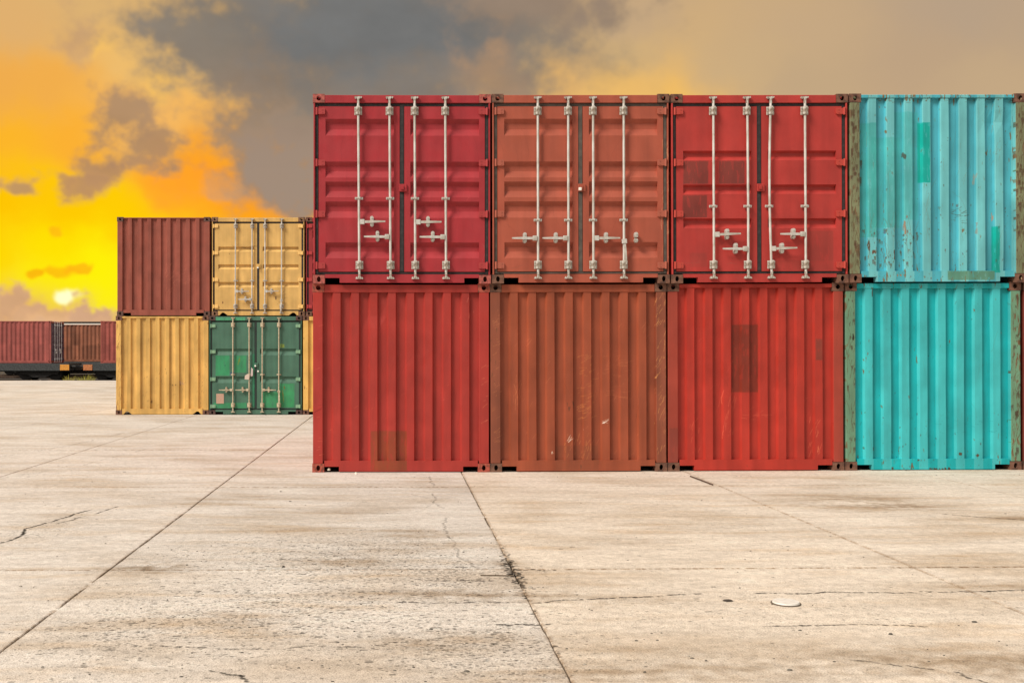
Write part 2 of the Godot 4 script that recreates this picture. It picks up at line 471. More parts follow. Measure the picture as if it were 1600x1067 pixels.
func make_shared() -> void:
	# long walls: upright corrugations, 36 mm deep
	for s in [-1.0, 1.0]:
		var b := MB.new(1)
		var prof := []
		var z := -L / 2 + 0.16
		while z < L / 2 - 0.40:
			prof.append_array([[z, 0.008], [z + 0.072, 0.008], [z + 0.14, 0.044], [z + 0.21, 0.044]])
			z += 0.278
		prof.append_array([[z, 0.008], [L / 2 - 0.14, 0.008]])
		for k in prof.size() - 1:
			var p0 := Vector3(s * (W / 2 - prof[k][1]), 0.15, prof[k][0])
			var p1 := Vector3(s * (W / 2 - prof[k + 1][1]), 0.15, prof[k + 1][0])
			b.quad_out(p0, p1, p1 + Vector3(0, H - 0.21, 0), p0 + Vector3(0, H - 0.21, 0), Vector3(0, 1, p0.z))
		shared["side%d" % s] = b.done()
		b = MB.new(1)
		b.box(Vector3(minf(s * W / 2, s * (W / 2 - 0.06)), H - 0.065, -L / 2 + 0.178), Vector3(maxf(s * W / 2, s * (W / 2 - 0.06)), H - 0.006, L / 2 - 0.178), 0.006)
		shared["top_rail%d" % s] = b.done()
		b = MB.new(1)
		b.box(Vector3(minf(s * W / 2, s * (W / 2 - 0.05)), 0.012, -L / 2 + 0.178), Vector3(maxf(s * W / 2, s * (W / 2 - 0.05)), 0.155, L / 2 - 0.178), 0.006)
		shared["bottom_rail%d" % s] = b.done()
	var r := MB.new(2)
	r.box(Vector3(-W / 2 + 0.06, H - 0.05, -L / 2 + 0.1), Vector3(W / 2 - 0.06, H - 0.022, L / 2 - 0.075), 0.0)
	shared["roof"] = r.done()
	r = MB.new(2)
	r.box(Vector3(-W / 2 + 0.05, 0.11, -L / 2 + 0.1), Vector3(W / 2 - 0.05, 0.15, L / 2 - 0.12), 0.0)
	shared["floor"] = r.done()
	r = MB.new(0)
	r.box(Vector3(-W / 2 + 0.1, 0.02, -L / 2 + 0.01), Vector3(W / 2 - 0.1, H - 0.02, -L / 2 + 0.08), 0.004)
	shared["rear"] = r.done()
	# door furniture
	for s in [-1.0, 1.0]:
		var b := MB.new(9)
		b.prism(PackedVector2Array([Vector2(0, 0.03), Vector2(s * 0.04, 0.042), Vector2(s * 0.115, 0.042), Vector2(s * 0.125, 0.032), Vector2(s * 0.125, -0.032), Vector2(s * 0.115, -0.042), Vector2(s * 0.04, -0.042), Vector2(0, -0.03)]), -0.012, 0.012)
		b.tube([Vector3(s * 0.012, -0.05, 0.01), Vector3(s * 0.012, 0.05, 0.01)], 0.016, 10)
		b.disc(Vector3(s * 0.09, 0.02, 0.012), 0.009, 0.017, 6)
		b.disc(Vector3(s * 0.09, -0.02, 0.012), 0.009, 0.017, 6)
		shared["hinge%d" % s] = b.done()
		b = MB.new(9)  # a handle: hub on the bar, flat lever bent away from the door
		b.box(Vector3(minf(s * 0.012, s * 0.075), -0.034, -0.012), Vector3(maxf(s * 0.012, s * 0.075), 0.034, 0.026), 0.004)
		var path := [[0.065, 0.012, 0.016], [0.14, 0.018, 0.017], [0.2, 0.03, 0.016], [0.28, 0.034, 0.013], [0.355, 0.03, 0.010]]
		for k in path.size() - 1:
			var p: Array = path[k]
			var q: Array = path[k + 1]
			for f in [[1.0, 0.0], [-1.0, 0.0], [0.0, 1.0], [0.0, -1.0]]:
				var fz: float = f[1] * 0.006
				var a: Vector3
				var c: Vector3
				var d: Vector3
				var e: Vector3
				if f[0] != 0.0:
					a = Vector3(s * p[0], f[0] * p[2], p[1] - 0.006)
					c = Vector3(s * q[0], f[0] * q[2], q[1] - 0.006)
					d = c + Vector3(0, 0, 0.012)
					e = a + Vector3(0, 0, 0.012)
				else:
					a = Vector3(s * p[0], -p[2], p[1] + fz)
					c = Vector3(s * q[0], -q[2], q[1] + fz)
					d = Vector3(s * q[0], q[2], q[1] + fz)
					e = Vector3(s * p[0], p[2], p[1] + fz)
				b.quad_out(a, c, d, e, Vector3(s * (p[0] + q[0]) * 0.5, 0, (p[1] + q[1]) * 0.5))
		b.box(Vector3(minf(s * 0.345, s * 0.36), -0.010, 0.022), Vector3(maxf(s * 0.345, s * 0.36), 0.010, 0.037), 0.002)
		shared["handle%d" % s] = b.done()
	var g := MB.new(9)  # bearing bracket at either end of a bar
	g.box(Vector3(-0.052, -0.056, -0.034), Vector3(0.052, 0.056, -0.020), 0.004)
	g.box(Vector3(-0.030, -0.060, -0.020), Vector3(0.030, 0.060, 0.026), 0.010)
	for e in [[-0.041, -0.035], [0.041, -0.035], [-0.041, 0.035], [0.041, 0.035]]:
		g.disc(Vector3(e[0], e[1], -0.020), 0.009, -0.010, 6)
	for e in [-0.03, 0.03]:
		g.disc(Vector3(0, e, 0.026), 0.008, 0.031, 6)
	shared["bracket"] = g.done()
	g = MB.new(9)
	g.box(Vector3(-0.056, -0.018, -0.034), Vector3(0.056, 0.018, -0.022), 0.004)
	g.box(Vector3(-0.026, -0.016, -0.022), Vector3(0.026, 0.016, 0.022), 0.008)
	for e in [-0.043, 0.043]:
		g.disc(Vector3(e, 0, -0.022), 0.008, -0.012, 6)
	shared["guide"] = g.done()
	for s in [-1.0, 1.0]:  # hooked cam in its keeper
		var b := MB.new(9)
		b.prism(PackedVector2Array([Vector2(-0.016, -s * 0.02), Vector2(0.016, -s * 0.02), Vector2(0.013, s * 0.035), Vector2(0.026, s * 0.055), Vector2(0.02, s * 0.075), Vector2(-0.018, s * 0.07), Vector2(-0.024, s * 0.05), Vector2(-0.013, s * 0.035)]), -0.014, 0.014)
		b.prism(PackedVector2Array([Vector2(-0.05, s * 0.075), Vector2(0.05, s * 0.075), Vector2(0.05, s * 0.06), Vector2(0.032, s * 0.045), Vector2(0.028, s * 0.06), Vector2(-0.028, s * 0.06), Vector2(-0.034, s * 0.04), Vector2(-0.05, s * 0.055)]), -0.03, 0.004)
		shared["cam%d" % s] = b.done()
	g = MB.new(9)  # the catch that holds a handle
	g.prism(PackedVector2Array([Vector2(-0.022, 0.012), Vector2(-0.024, 0.06), Vector2(-0.012, 0.078), Vector2(0.012, 0.078), Vector2(0.024, 0.06), Vector2(0.022, 0.012)]), -0.03, 0.036)
	g.prism(PackedVector2Array([Vector2(-0.02, -0.012), Vector2(0.02, -0.012), Vector2(0.026, -0.035), Vector2(0.018, -0.058), Vector2(0, -0.066), Vector2(-0.018, -0.058), Vector2(-0.026, -0.035)]), -0.03, 0.03)
	g.box(Vector3(-0.014, -0.02, -0.03), Vector3(0.014, 0.02, -0.012), 0.003)
	g.disc(Vector3(0, 0.05, 0.036), 0.011, 0.044, 8)
	g.disc(Vector3(0, -0.038, 0.03), 0.010, 0.038, 8)
	shared["catch"] = g.done()


func dent(p: Vector2, n: FastNoiseLite, dents: Array) -> float:
	var d := n.get_noise_2d(p.x * 100.0, p.y * 40.0) * 0.008
	for q in dents:
		d -= q[3] * exp(-((p.x - q[0]) * (p.x - q[0]) + (p.y - q[1]) * (p.y - q[1])) / (q[2] * q[2]))
	return d


# One container. Its front end is at local z = +L/2; x and y of the details are metres from the lower corner of that end.
func container(called: String, label: String, group: String, at: Vector3, o: Dictionary) -> Node3D:
	var t := thing(called, label, "shipping container", group, at - Vector3(0, 0, L / 2))
	t.rotation.z = o.get("roll", 0.0)
	var mat: StandardMaterial3D = o.mat
	var cast: StandardMaterial3D = o.get("cast", mat)
	var F := L / 2
	var X := -W / 2  # local x of the lower corner
	for s in [-1.0, 1.0]:
		put("side_wall", shared["side%d" % s], mat, t)
		put("top_rail", shared["top_rail%d" % s], mat, t)
		put("bottom_rail", shared["bottom_rail%d" % s], mat, t)
	put("roof", shared.roof, mat, t)
	put("floor", shared.floor, dark_steel, t)
	put("rear_wall", shared.rear, mat, t)
	var door: bool = o.has("door")
	var pw: float = 0.032 if door else o.get("post_w", 0.145)
	var pb: float = 0.127 if door else 0.158
	for s in [-1.0, 1.0]:
		var b := MB.new(0)
		var x0: float = s * (W / 2 - 0.009)
		var x1: float = s * (W / 2 - pw)
		b.box(Vector3(minf(x0, x1), 0.118, F - 0.12), Vector3(maxf(x0, x1), H - 0.118, F - 0.002), 0.006)
		if door:
			b.box(Vector3(minf(x1, s * (W / 2 - 0.10)), 0.118, F - 0.14), Vector3(maxf(x1, s * (W / 2 - 0.10)), H - 0.118, F - 0.085), 0.004)
		put("corner_post", b.done(), mat, t)
		b = MB.new(0)
		b.box(Vector3(minf(x0, s * (W / 2 - 0.12)), 0.118, -F + 0.002), Vector3(maxf(x0, s * (W / 2 - 0.12)), H - 0.118, -F + 0.14), 0.006)
		put("corner_post", b.done(), mat, t)
		for top in [false, true]:
			put("corner_casting", casting_mesh(s, top), cast, t, Vector3(s * W / 2, H if top else 0.0, F))
			put("corner_casting", casting_mesh(-s, top), cast, t, Vector3(s * W / 2, H if top else 0.0, -F), PI)
	# header and sill
	var hb: float = 2.47 if door else H - o.get("header", 0.122)
	var b := MB.new(0)
	b.box(Vector3(X + 0.162, hb, F - 0.07), Vector3(-X - 0.162, H - 0.014, F - 0.004), 0.005)
	put("header", b.done(), mat, t)
	b = MB.new(0)
	var n0: float = 0.19
	var n1 := 0.366
	var nh: float = 0.078
	var poly := PackedVector2Array()
	if o.get("skew_notch", false):
		poly = PackedVector2Array([Vector2(X + 0.164, 0.012), Vector2(X + 0.2, 0.012), Vector2(X + 0.27, 0.085), Vector2(X + 0.32, 0.085), Vector2(X + 0.42, 0.012), Vector2(-X - 0.42, 0.012), Vector2(-X - 0.32, 0.085), Vector2(-X - 0.27, 0.085), Vector2(-X - 0.2, 0.012), Vector2(-X - 0.164, 0.012), Vector2(-X - 0.164, pb), Vector2(X + 0.164, pb)])
	else:
		poly = PackedVector2Array([Vector2(X + 0.164, nh), Vector2(X + n1, nh), Vector2(X + n1, 0.012), Vector2(-X - n1, 0.012), Vector2(-X - n1, nh), Vector2(-X - 0.164, nh), Vector2(-X - 0.164, pb), Vector2(X + 0.164, pb)])
	b.prism(poly, F - 0.085, F - 0.004)
	put("sill", b.done(), mat, t)
	if door:
		doors(t, o, F, X, hb, pb)
	else:
		var wall := MB.new(0)
		var noise := FastNoiseLite.new()
		noise.seed = int(at.x * 100.0 + at.y * 10.0)
		noise.frequency = 0.02
		var prof := [[pw - 0.004, -0.056]]
		var pitch: float = o.get("pitch", 0.253)
		for k in 8:
			var x: float = o.get("first", 0.262) + pitch * k
			prof.append_array([[x, -0.056], [x + 0.022, -0.013], [x + 0.124, -0.013], [x + 0.144, -0.056]])
		prof.append([W - pw + 0.004, -0.056])
		var rows := 14
		for j in rows:
			var y0 := lerpf(pb - 0.01, hb + 0.01, float(j) / rows)
			var y1 := lerpf(pb - 0.01, hb + 0.01, float(j + 1) / rows)
			for k in prof.size() - 1:
				var q := []
				for e in [[k, y0], [k + 1, y0], [k + 1, y1], [k, y1]]:
					var p: Array = prof[e[0]]
					q.append(Vector3(X + p[0], e[1], F + p[1] + dent(Vector2(p[0], e[1]), noise, o.get("dents", []))))
				wall.quad(q[0], q[1], q[2], q[3])
		put("corrugated_wall", wall.done(), mat, t)
	return t


func doors(t: Node3D, o: Dictionary, F: float, X: float, hb: float, pb: float) -> void:
	var d: Dictionary = o.door
	var mat: StandardMaterial3D = d.get("mat", o.mat)
	var fit: StandardMaterial3D = o.get("fittings", zinc)
	var end_fit: StandardMaterial3D = worn_zinc if fit == zinc else fit
	var lo := pb + 0.036
	var hi := hb - 0.046
	var cx: float = d.get("mid", 1.217)
	var edges := [[0.078, cx - 0.03], [cx + 0.033, W - 0.083]]
	var b := MB.new(9)
	b.box(Vector3(X + 0.033, lo - 0.034, F - 0.06), Vector3(X + 0.074, hi + 0.044, F - 0.024), 0.004)
	b.box(Vector3(-X - 0.079, lo - 0.034, F - 0.06), Vector3(-X - 0.033, hi + 0.044, F - 0.024), 0.004)
	b.box(Vector3(X + 0.0745, hi + 0.004, F - 0.06), Vector3(-X - 0.0795, hi + 0.044, F - 0.026), 0.004)
	b.box(Vector3(X + 0.0745, lo - 0.034, F - 0.06), Vector3(-X - 0.0795, lo - 0.004, F - 0.026), 0.004)
	b.box(Vector3(X + cx - 0.028, lo - 0.0035, F - 0.06), Vector3(X + cx + 0.031, hi + 0.0035, F - 0.022), 0.006)
	put("gasket", b.done(), d.get("seal", rubber), t)
	var hinge_mat: StandardMaterial3D = d.hinge
	var hinge_y: Array = d.get("hinge_y", [2.355, 1.651, 0.95, 0.246])
	for k in 2:
		var x0: float = edges[k][0]
		var x1: float = edges[k][1]
		var xa := x0 + (0.095 if k == 0 else 0.085)
		var xb := x1 - (0.078 if k == 0 else 0.078)
		var zf := F - 0.018
		b = MB.new(0)
		b.quad(Vector3(X + x0, lo, zf), Vector3(X + xa, lo, zf), Vector3(X + xa, hi, zf), Vector3(X + x0, hi, zf))
		b.quad(Vector3(X + xb, lo, zf), Vector3(X + x1, lo, zf), Vector3(X + x1, hi, zf), Vector3(X + xb, hi, zf))
		var prof := [[lo, zf]]
		for c in d.channels:  # top, bottom, upper slope, lower slope, depth
			prof.append_array([[c[1], zf], [c[1] + c[3], zf - c[4]], [c[0] - c[2], zf - c[4]], [c[0], zf]])
			for e in [[xa, 1], [xb, -1]]:
				var q := [Vector3(X + e[0], c[1], zf), Vector3(X + e[0], c[1] + c[3], zf - c[4]), Vector3(X + e[0], c[0] - c[2], zf - c[4]), Vector3(X + e[0], c[0], zf)]
				b.quad_out(q[0], q[1], q[2], q[3], q[0] + Vector3(-e[1], 0, 0))
		prof.append([hi, zf])
		for j in prof.size() - 1:
			b.quad(Vector3(X + xa, prof[j][0], prof[j][1]), Vector3(X + xb, prof[j][0], prof[j][1]), Vector3(X + xb, prof[j + 1][0], prof[j + 1][1]), Vector3(X + xa, prof[j + 1][0], prof[j + 1][1]))
		var mid := Vector3((x0 + x1) / 2 + X, (lo + hi) / 2, zf - 0.04)
		var e0 := Vector3(X + x0, lo, zf)
		var e1 := Vector3(X + x1, hi, zf)
		var back := Vector3(0, 0, -0.045)
		b.quad_out(e0, Vector3(e1.x, e0.y, zf), Vector3(e1.x, e0.y, zf) + back, e0 + back, mid)
		b.quad_out(Vector3(e0.x, e1.y, zf), e1, e1 + back, Vector3(e0.x, e1.y, zf) + back, mid)
		b.quad_out(e0, Vector3(e0.x, e1.y, zf), Vector3(e0.x, e1.y, zf) + back, e0 + back, mid)
		b.quad_out(Vector3(e1.x, e0.y, zf), e1, e1 + back, Vector3(e1.x, e0.y, zf) + back, mid)
		b.box(Vector3(e0.x + 0.002, lo + 0.002, zf - 0.07), Vector3(e1.x - 0.002, hi - 0.002, zf - 0.0465), 0.0)
		var leaf := put("door", b.done(), mat, t)
		for y in hinge_y:
			put("hinge", shared["hinge1" if k == 0 else "hinge-1"], hinge_mat, leaf, Vector3(X + (0.042 if k == 0 else W - 0.042), y, zf + 0.014))
		for j in 2:
			var bx: Array = d.bars[k * 2 + j]  # x at the top, x at the bottom, bow
			var z := F + 0.03
			var path := []
			for e in 9:
				var f := e / 8.0
				path.append(Vector3(X + lerpf(bx[1], bx[0], f) + bx[2] * sin(f * PI), lerpf(0.12, 2.49, f), z))
			b = MB.new(9)
			b.tube(path, 0.0168, 10)
			put("locking_bar", b.done(), fit, leaf)
			put("cam", shared["cam1"], end_fit, leaf, Vector3(X + bx[0], 2.475, z))
			put("cam", shared["cam-1"], end_fit, leaf, Vector3(X + bx[1], 0.135, z))
			put("bar_bracket", shared.bracket, end_fit, leaf, Vector3(X + bx[0], 2.355, z + 0.006))
			put("bar_bracket", shared.bracket, end_fit, leaf, Vector3(X + bx[1], 0.25, z + 0.006))
			put("bar_guide", shared.guide, fit, leaf, Vector3(X + lerpf(bx[1], bx[0], 0.4) + bx[2] * 0.95, d.guide, z + 0.004))
			var hd: Array = d.handles[k * 2 + j]  # height, +1 or -1, distance of the catch, turn of the lever
			if hd[1] != 0:
				var hx: float = X + lerpf(bx[1], bx[0], 0.28) + bx[2] * 0.8
				var lever := put("handle", shared["handle%d" % hd[1]], fit, leaf, Vector3(hx, hd[0], z))
				lever.rotation.z = hd[3]
				if hd[2] != 0.0:
					put("handle_catch", shared["catch"], fit, leaf, Vector3(hx + hd[2] * (1.0 if absf(hd[3]) > 1.0 else float(hd[1])), hd[0], z - 0.012))
	b = MB.new(0)
	b.box(Vector3(X + cx - 0.035, 1.255, F - 0.018), Vector3(X + cx + 0.07, 1.36, F + 0.008), 0.008)
	b.box(Vector3(X + cx - 0.012, 1.28, F + 0.008), Vector3(X + cx + 0.03, 1.335, F + 0.026), 0.006)
	put("lock_plate", b.done(), mat, t)


# ---------------------------------------------------------------- ground
func ground_height(x: float) -> float:
	return maxf(0.0, x - 1.0) * 0.0036


func yard_material() -> Array:
	var n := 1024
	var grain := noise_bytes(301, 0.12, 4, n, n)
	var lump := noise_bytes(302, 0.02, 4, n, n)
	var pits := noise_bytes(303, 0.07, 4, n, n, 1, 1, FastNoiseLite.TYPE_SIMPLEX)
	var buf := PackedByteArray()
	buf.resize(n * n * 3)
	var hgt := PackedByteArray()
	hgt.resize(n * n)
	for i in n * n:
		var g := grain[i]
		var v := 236.0 + (g - 128) * 0.30 + (lump[i] - 128) * 0.14
		var h := 150.0 + (g - 128) * 0.35 + (lump[i] - 128) * 0.4
		var p := pits[i]
		if p < 62:
			v -= (62 - p) * 0.7
			h -= (62 - p) * 3.0
		elif p > 205:
			v += (p - 205) * 0.7
			h += (p - 205) * 0.8
		buf[i * 3] = clampi(int(v), 0, 255)
		buf[i * 3 + 1] = clampi(int(v * 0.987), 0, 255)
		buf[i * 3 + 2] = clampi(int(v * 0.975), 0, 255)
		hgt[i] = clampi(int(h), 0, 255)
	var fine := ImageTexture.create_from_image(Image.create_from_data(n, n, false, Image.FORMAT_RGB8, buf))
	var relief := ImageTexture.create_from_image(Image.create_from_data(n, n, false, Image.FORMAT_L8, hgt))
	# stains, cracks and pits where they lie: 18 m square, x -8 to 10, z -22 to -4
	n = 2048
	var per := n / 18.0
	var tone := noise_bytes(311, 0.007, 5, n, n, 2, 1)
	var brush := noise_bytes(312, 0.020, 5, n, n, 5, 1)
	var spot := noise_bytes(313, 0.05, 4, n, n)
	var big := PackedByteArray()
	big.resize(n * n * 3)
	for i in n * n:
		var tn := tone[i] - 128
		var v := 244.0 + tn * 0.10 + (spot[i] - 128) * 0.07 + (brush[(i * 3 + 4096) % (n * n)] - 128) * 0.10
		var br := brush[i] - 128
		var k := 0.0
		if br > 18:
			k = (br - 18) * 0.0011 * (0.4 + spot[i] / 255.0)
		elif br < -20:
			v += (-20 - br) * 0.09
		var j := i * 3
		k += maxf(0.0, -tn - 8) * 0.0007
		big[j] = clampi(int(v * (1.0 - k * 0.6)), 0, 255)
		big[j + 1] = clampi(int(v * 0.982 * (1.0 - k)), 0, 255)
		big[j + 2] = clampi(int(v * 0.968 * (1.0 - k * 1.5)), 0, 255)
	var at := func(x: float, z: float) -> Vector2: return Vector2((x + 8.0) * per, (z + 22.0) * per)
	for s in [[-1.92, -7.9, 0.24, 0.3, 0.8], [-1.75, -7.95, 0.3, 0.16, 0.5], [-2.25, -7.85, 0.18, 0.1, 0.4], [0.75, -7.0, 0.75, 0.35, 0.6], [0.1, -7.0, 0.5, 0.2, 0.35], [-0.5, -8.15, 0.6, 0.32, 0.5], [0.15, -9.15, 0.6, 0.8, 0.4], [-0.3, -10.6, 1.2, 0.5, 0.28],
			[4.92, -11.1, 0.85, 0.7, 0.65], [5.4, -10.9, 0.4, 0.3, 0.5], [2.3, -5.45, 1.6, 0.42, 0.5], [3.2, -5.3, 0.9, 0.3, 0.35], [1.3, -5.2, 0.9, 0.22, 0.4], [3.3, -9.6, 1.2, 0.3, 0.25], [2.0, -8.9, 1.0, 0.3, 0.3], [1.45, -6.75, 0.5, 0.2, 0.5],
			[-2.0, -11.4, 0.8, 0.5, 0.25], [0.85, -8.05, 0.14, 0.6, 0.6], [-1.2, -6.4, 0.9, 0.3, 0.3], [6.2, -10.0, 0.7, 0.16, 0.4], [4.4, -7.2, 0.8, 0.25, 0.4], [3.5, -12.6, 0.8, 0.3, 0.35], [1.2, -11.9, 0.9, 0.35, 0.25], [7.1, -11.8, 0.9, 0.3, 0.25], [-1.0, -12.4, 1.6, 0.6, 0.2], [0.2, -5.9, 1.0, 0.25, 0.35]]:
		var c: Vector2 = at.call(s[0], s[1])
		for y in range(maxi(0, int(c.y - s[3] * per * 1.6)), mini(n, int(c.y + s[3] * per * 1.6))):
			for x in range(maxi(0, int(c.x - s[2] * per * 1.6)), mini(n, int(c.x + s[2] * per * 1.6))):
				var dx: float = (x - c.x) / (s[2] * per)
				var dy: float = (y - c.y) / (s[3] * per)
				var i := y * n + x
				var k: float = exp(-(dx * dx + dy * dy) * 1.4) * s[4] * clampf(0.35 + (brush[i] + spot[i] - 230) / 170.0, 0.0, 1.0)
				if k < 0.01:
					continue
				i *= 3
				big[i] = int(big[i] * (1.0 - k * 0.36))
				big[i + 1] = int(big[i + 1] * (1.0 - k * 0.42))
				big[i + 2] = int(big[i + 2] * (1.0 - k * 0.49))
	var rng := RandomNumberGenerator.new()
	rng.seed = 77
	var dab := func(p: Vector2, rx: float, ry: float, k: float) -> void:
		for y in range(int(p.y - ry), int(p.y + ry) + 1):
			for x in range(int(p.x - rx), int(p.x + rx) + 1):
				if x < 0 or y < 0 or x >= n or y >= n:
					continue
				var i := (y * n + x) * 3
				for e in 3:
					big[i + e] = clampi(int(big[i + e] * k), 0, 255)
	var tint := func(x: int, y: int, k: float) -> void:
		if x >= 0 and y >= 0 and x < n and y < n:
			var i := (y * n + x) * 3
			big[i] = int(big[i] * (1.0 - k * 0.7))
			big[i + 1] = int(big[i + 1] * (1.0 - k * 0.85))
			big[i + 2] = int(big[i + 2] * (1.0 - k))
	# dirt that gathers along the joints
	for k in 4:
		var z := -7.79 - 4.75 * k
		for x in n:
			var q: Vector2 = at.call(0.0, z)
			var f := clampf((spot[(x * 3) % n + n * 40 * (k + 1)] - 70) / 110.0, 0.0, 1.0) * 0.42
			for e in [[-2, 0.5], [-1, 1.0], [0, 1.0], [1, 1.0], [2, 0.5]]:
				var y: int = int(q.y) + e[0]
				tint.call(x, y, f * e[1])
	for k in [[-2.2, 0.3, 2], [0.87, 0.35, 2], [3.94, 0.35, 2], [-5.27, 0.3, 2], [7.01, 0.3, 2]]:
		for y in n:
			var q: Vector2 = at.call(k[0], 0.0)
			var f: float = clampf((spot[(y * 2) % n + n * 90] - 60) / 110.0, 0.0, 1.0) * k[1]
			for e in range(-k[2], k[2] + 1):
				tint.call(int(q.x) + e, y, f * (1.0 - absf(e) / (k[2] + 1.0)))
	# worn patches full of small pits
	for s in [[-0.5, -8.4, 1.3, 1.3, 2600], [-0.6, -6.6, 1.5, 1.2, 2600], [0.5, -5.7, 0.6, 0.7, 700], [0.4, -7.6, 0.5, 0.7, 600], [-1.6, -6.0, 0.7, 0.8, 500], [-4.2, -14.5, 1.5, 1.8, 700], [-3.3, -9.6, 0.5, 0.9, 260], [2.6, -6.6, 1.6, 0.6, 220], [3.0, -9.5, 2.6, 2.4, 150], [0.5, -11.5, 2.5, 2.0, 160], [6.0, -10.5, 2.0, 2.0, 100], [-3.0, -12.0, 2.0, 3.0, 160]]:
		for k in s[4] * 2:
			var p: Vector2 = at.call(s[0] + rng.randfn(0.0, 0.5) * s[2], s[1] + rng.randfn(0.0, 0.5) * s[3])
			var r := rng.randf_range(0.0, 0.45) + (0.9 if rng.randf() < 0.02 else 0.0)
			dab.call(p, r * rng.randf_range(0.8, 1.8), r, rng.randf_range(0.68, 0.94))
			if rng.randf() < 0.7:
				dab.call(p + Vector2(rng.randf_range(-1.5, 1.5), r + 1.0), r, 0.4, 1.07)
	# cracks: polylines, strength, breadth
	for s in [[[0.0, -6.78, 0.9, -6.75, 1.28, -6.85, 1.6, -6.9, 2.44, -6.99, 3.2, -7.0, 4.33, -7.05, 6.0, -7.1], 0.5, 1.2], [[0.42, -13.6, 0.40, -12.0, 0.48, -10.2, 0.45, -9.2, 0.48, -8.3, 0.62, -7.8], 0.7, 1.0], [[-3.45, -8.7, -3.4, -9.1, -3.5, -9.6, -3.35, -10.2, -3.2, -10.8], 0.35, 1.4], [[-3.3, -9.9, -3.1, -10.5, -3.0, -11.0], 0.4, 1.0],
			[[-1.4, -5.8, -0.9, -5.72, -0.2, -5.75, 0.3, -5.95], 0.65, 1.0], [[-5.3, -13.2, -4.6, -15.0, -4.3, -17.5], 0.65, 0.9], [[-6.4, -15.6, -5.8, -18.2, -5.6, -21.0], 0.55, 0.9], [[0.2, -7.42, 0.9, -7.4], 0.35, 0.9], [[0.9, -7.77, 1.2, -7.76], 0.4, 0.8], [[0.6, -6.22, 0.95, -6.25], 0.4, 1.2], [[-1.0, -5.35, -0.8, -5.25, -0.75, -5.1], 0.5, 1.0], [[2.4, -5.5, 2.9, -5.25, 2.95, -5.05], 0.6, 1.0], [[5.5, -10.3, 6.1, -9.9, 6.2, -9.3, 6.9, -9.1], 0.55, 1.6],
			[[-0.6, -13.0, 0.4, -11.5, 0.3, -10.9], 0.8, 1.0], [[2.2, -6.15, 2.6, -6.18, 3.2, -6.12], 0.55, 1.0]]:
		var pts: Array = s[0]
		for k in range(0, pts.size() - 2, 2):
			var a: Vector2 = at.call(pts[k], pts[k + 1])
			var c: Vector2 = at.call(pts[k + 2], pts[k + 3])
			var steps := int(a.distance_to(c)) + 1
			var off := 0.0
			for q in steps:
				off = clampf(off + rng.randfn(0.0, 0.7), -5.0, 5.0)
				var nrm := (c - a).orthogonal().normalized()
				if rng.randf() < 0.32 or sin(q * 0.043 + pts[k] * 9.0) + sin(q * 0.017 + 2.0) < -0.7:
					continue
				dab.call(a.lerp(c, float(q) / steps) + nrm * off * sin(PI * q / steps), s[2] * rng.randf_range(0.3, 1.0), s[2] * rng.randf_range(0.3, 1.0), minf(0.95, s[1] + rng.randf_range(0.05, 0.4)))
	# crumbled edge of the wide joint
	for k in 200:
		var z := -7.7 + rng.randfn(0.0, 0.35)
		dab.call(at.call(0.87 + rng.randfn(0.0, 0.035), z), rng.randf_range(0.3, 1.6), rng.randf_range(0.3, 1.6), rng.randf_range(0.5, 0.85))
	var stains := ImageTexture.create_from_image(Image.create_from_data(n, n, false, Image.FORMAT_RGB8, big))
	var out := []
	for k in 6:
		var m := plain([Color(0.875, 0.87, 0.862), Color(0.862, 0.858, 0.852), Color(0.88, 0.87, 0.858), Color(0.852, 0.85, 0.846), Color(0.888, 0.868, 0.838), Color(0.88, 0.858, 0.825)][k], 0.9)
		m.albedo_texture = fine
		m.heightmap_enabled = true
		m.heightmap_texture = relief
		m.heightmap_scale = 0.6
		m.detail_enabled = true
		m.detail_albedo = stains
		m.detail_blend_mode = BaseMaterial3D.BLEND_MODE_MUL
		m.detail_uv_layer = BaseMaterial3D.DETAIL_UV_2
		m.metallic_specular = 0.25
		out.append(m)
	return out


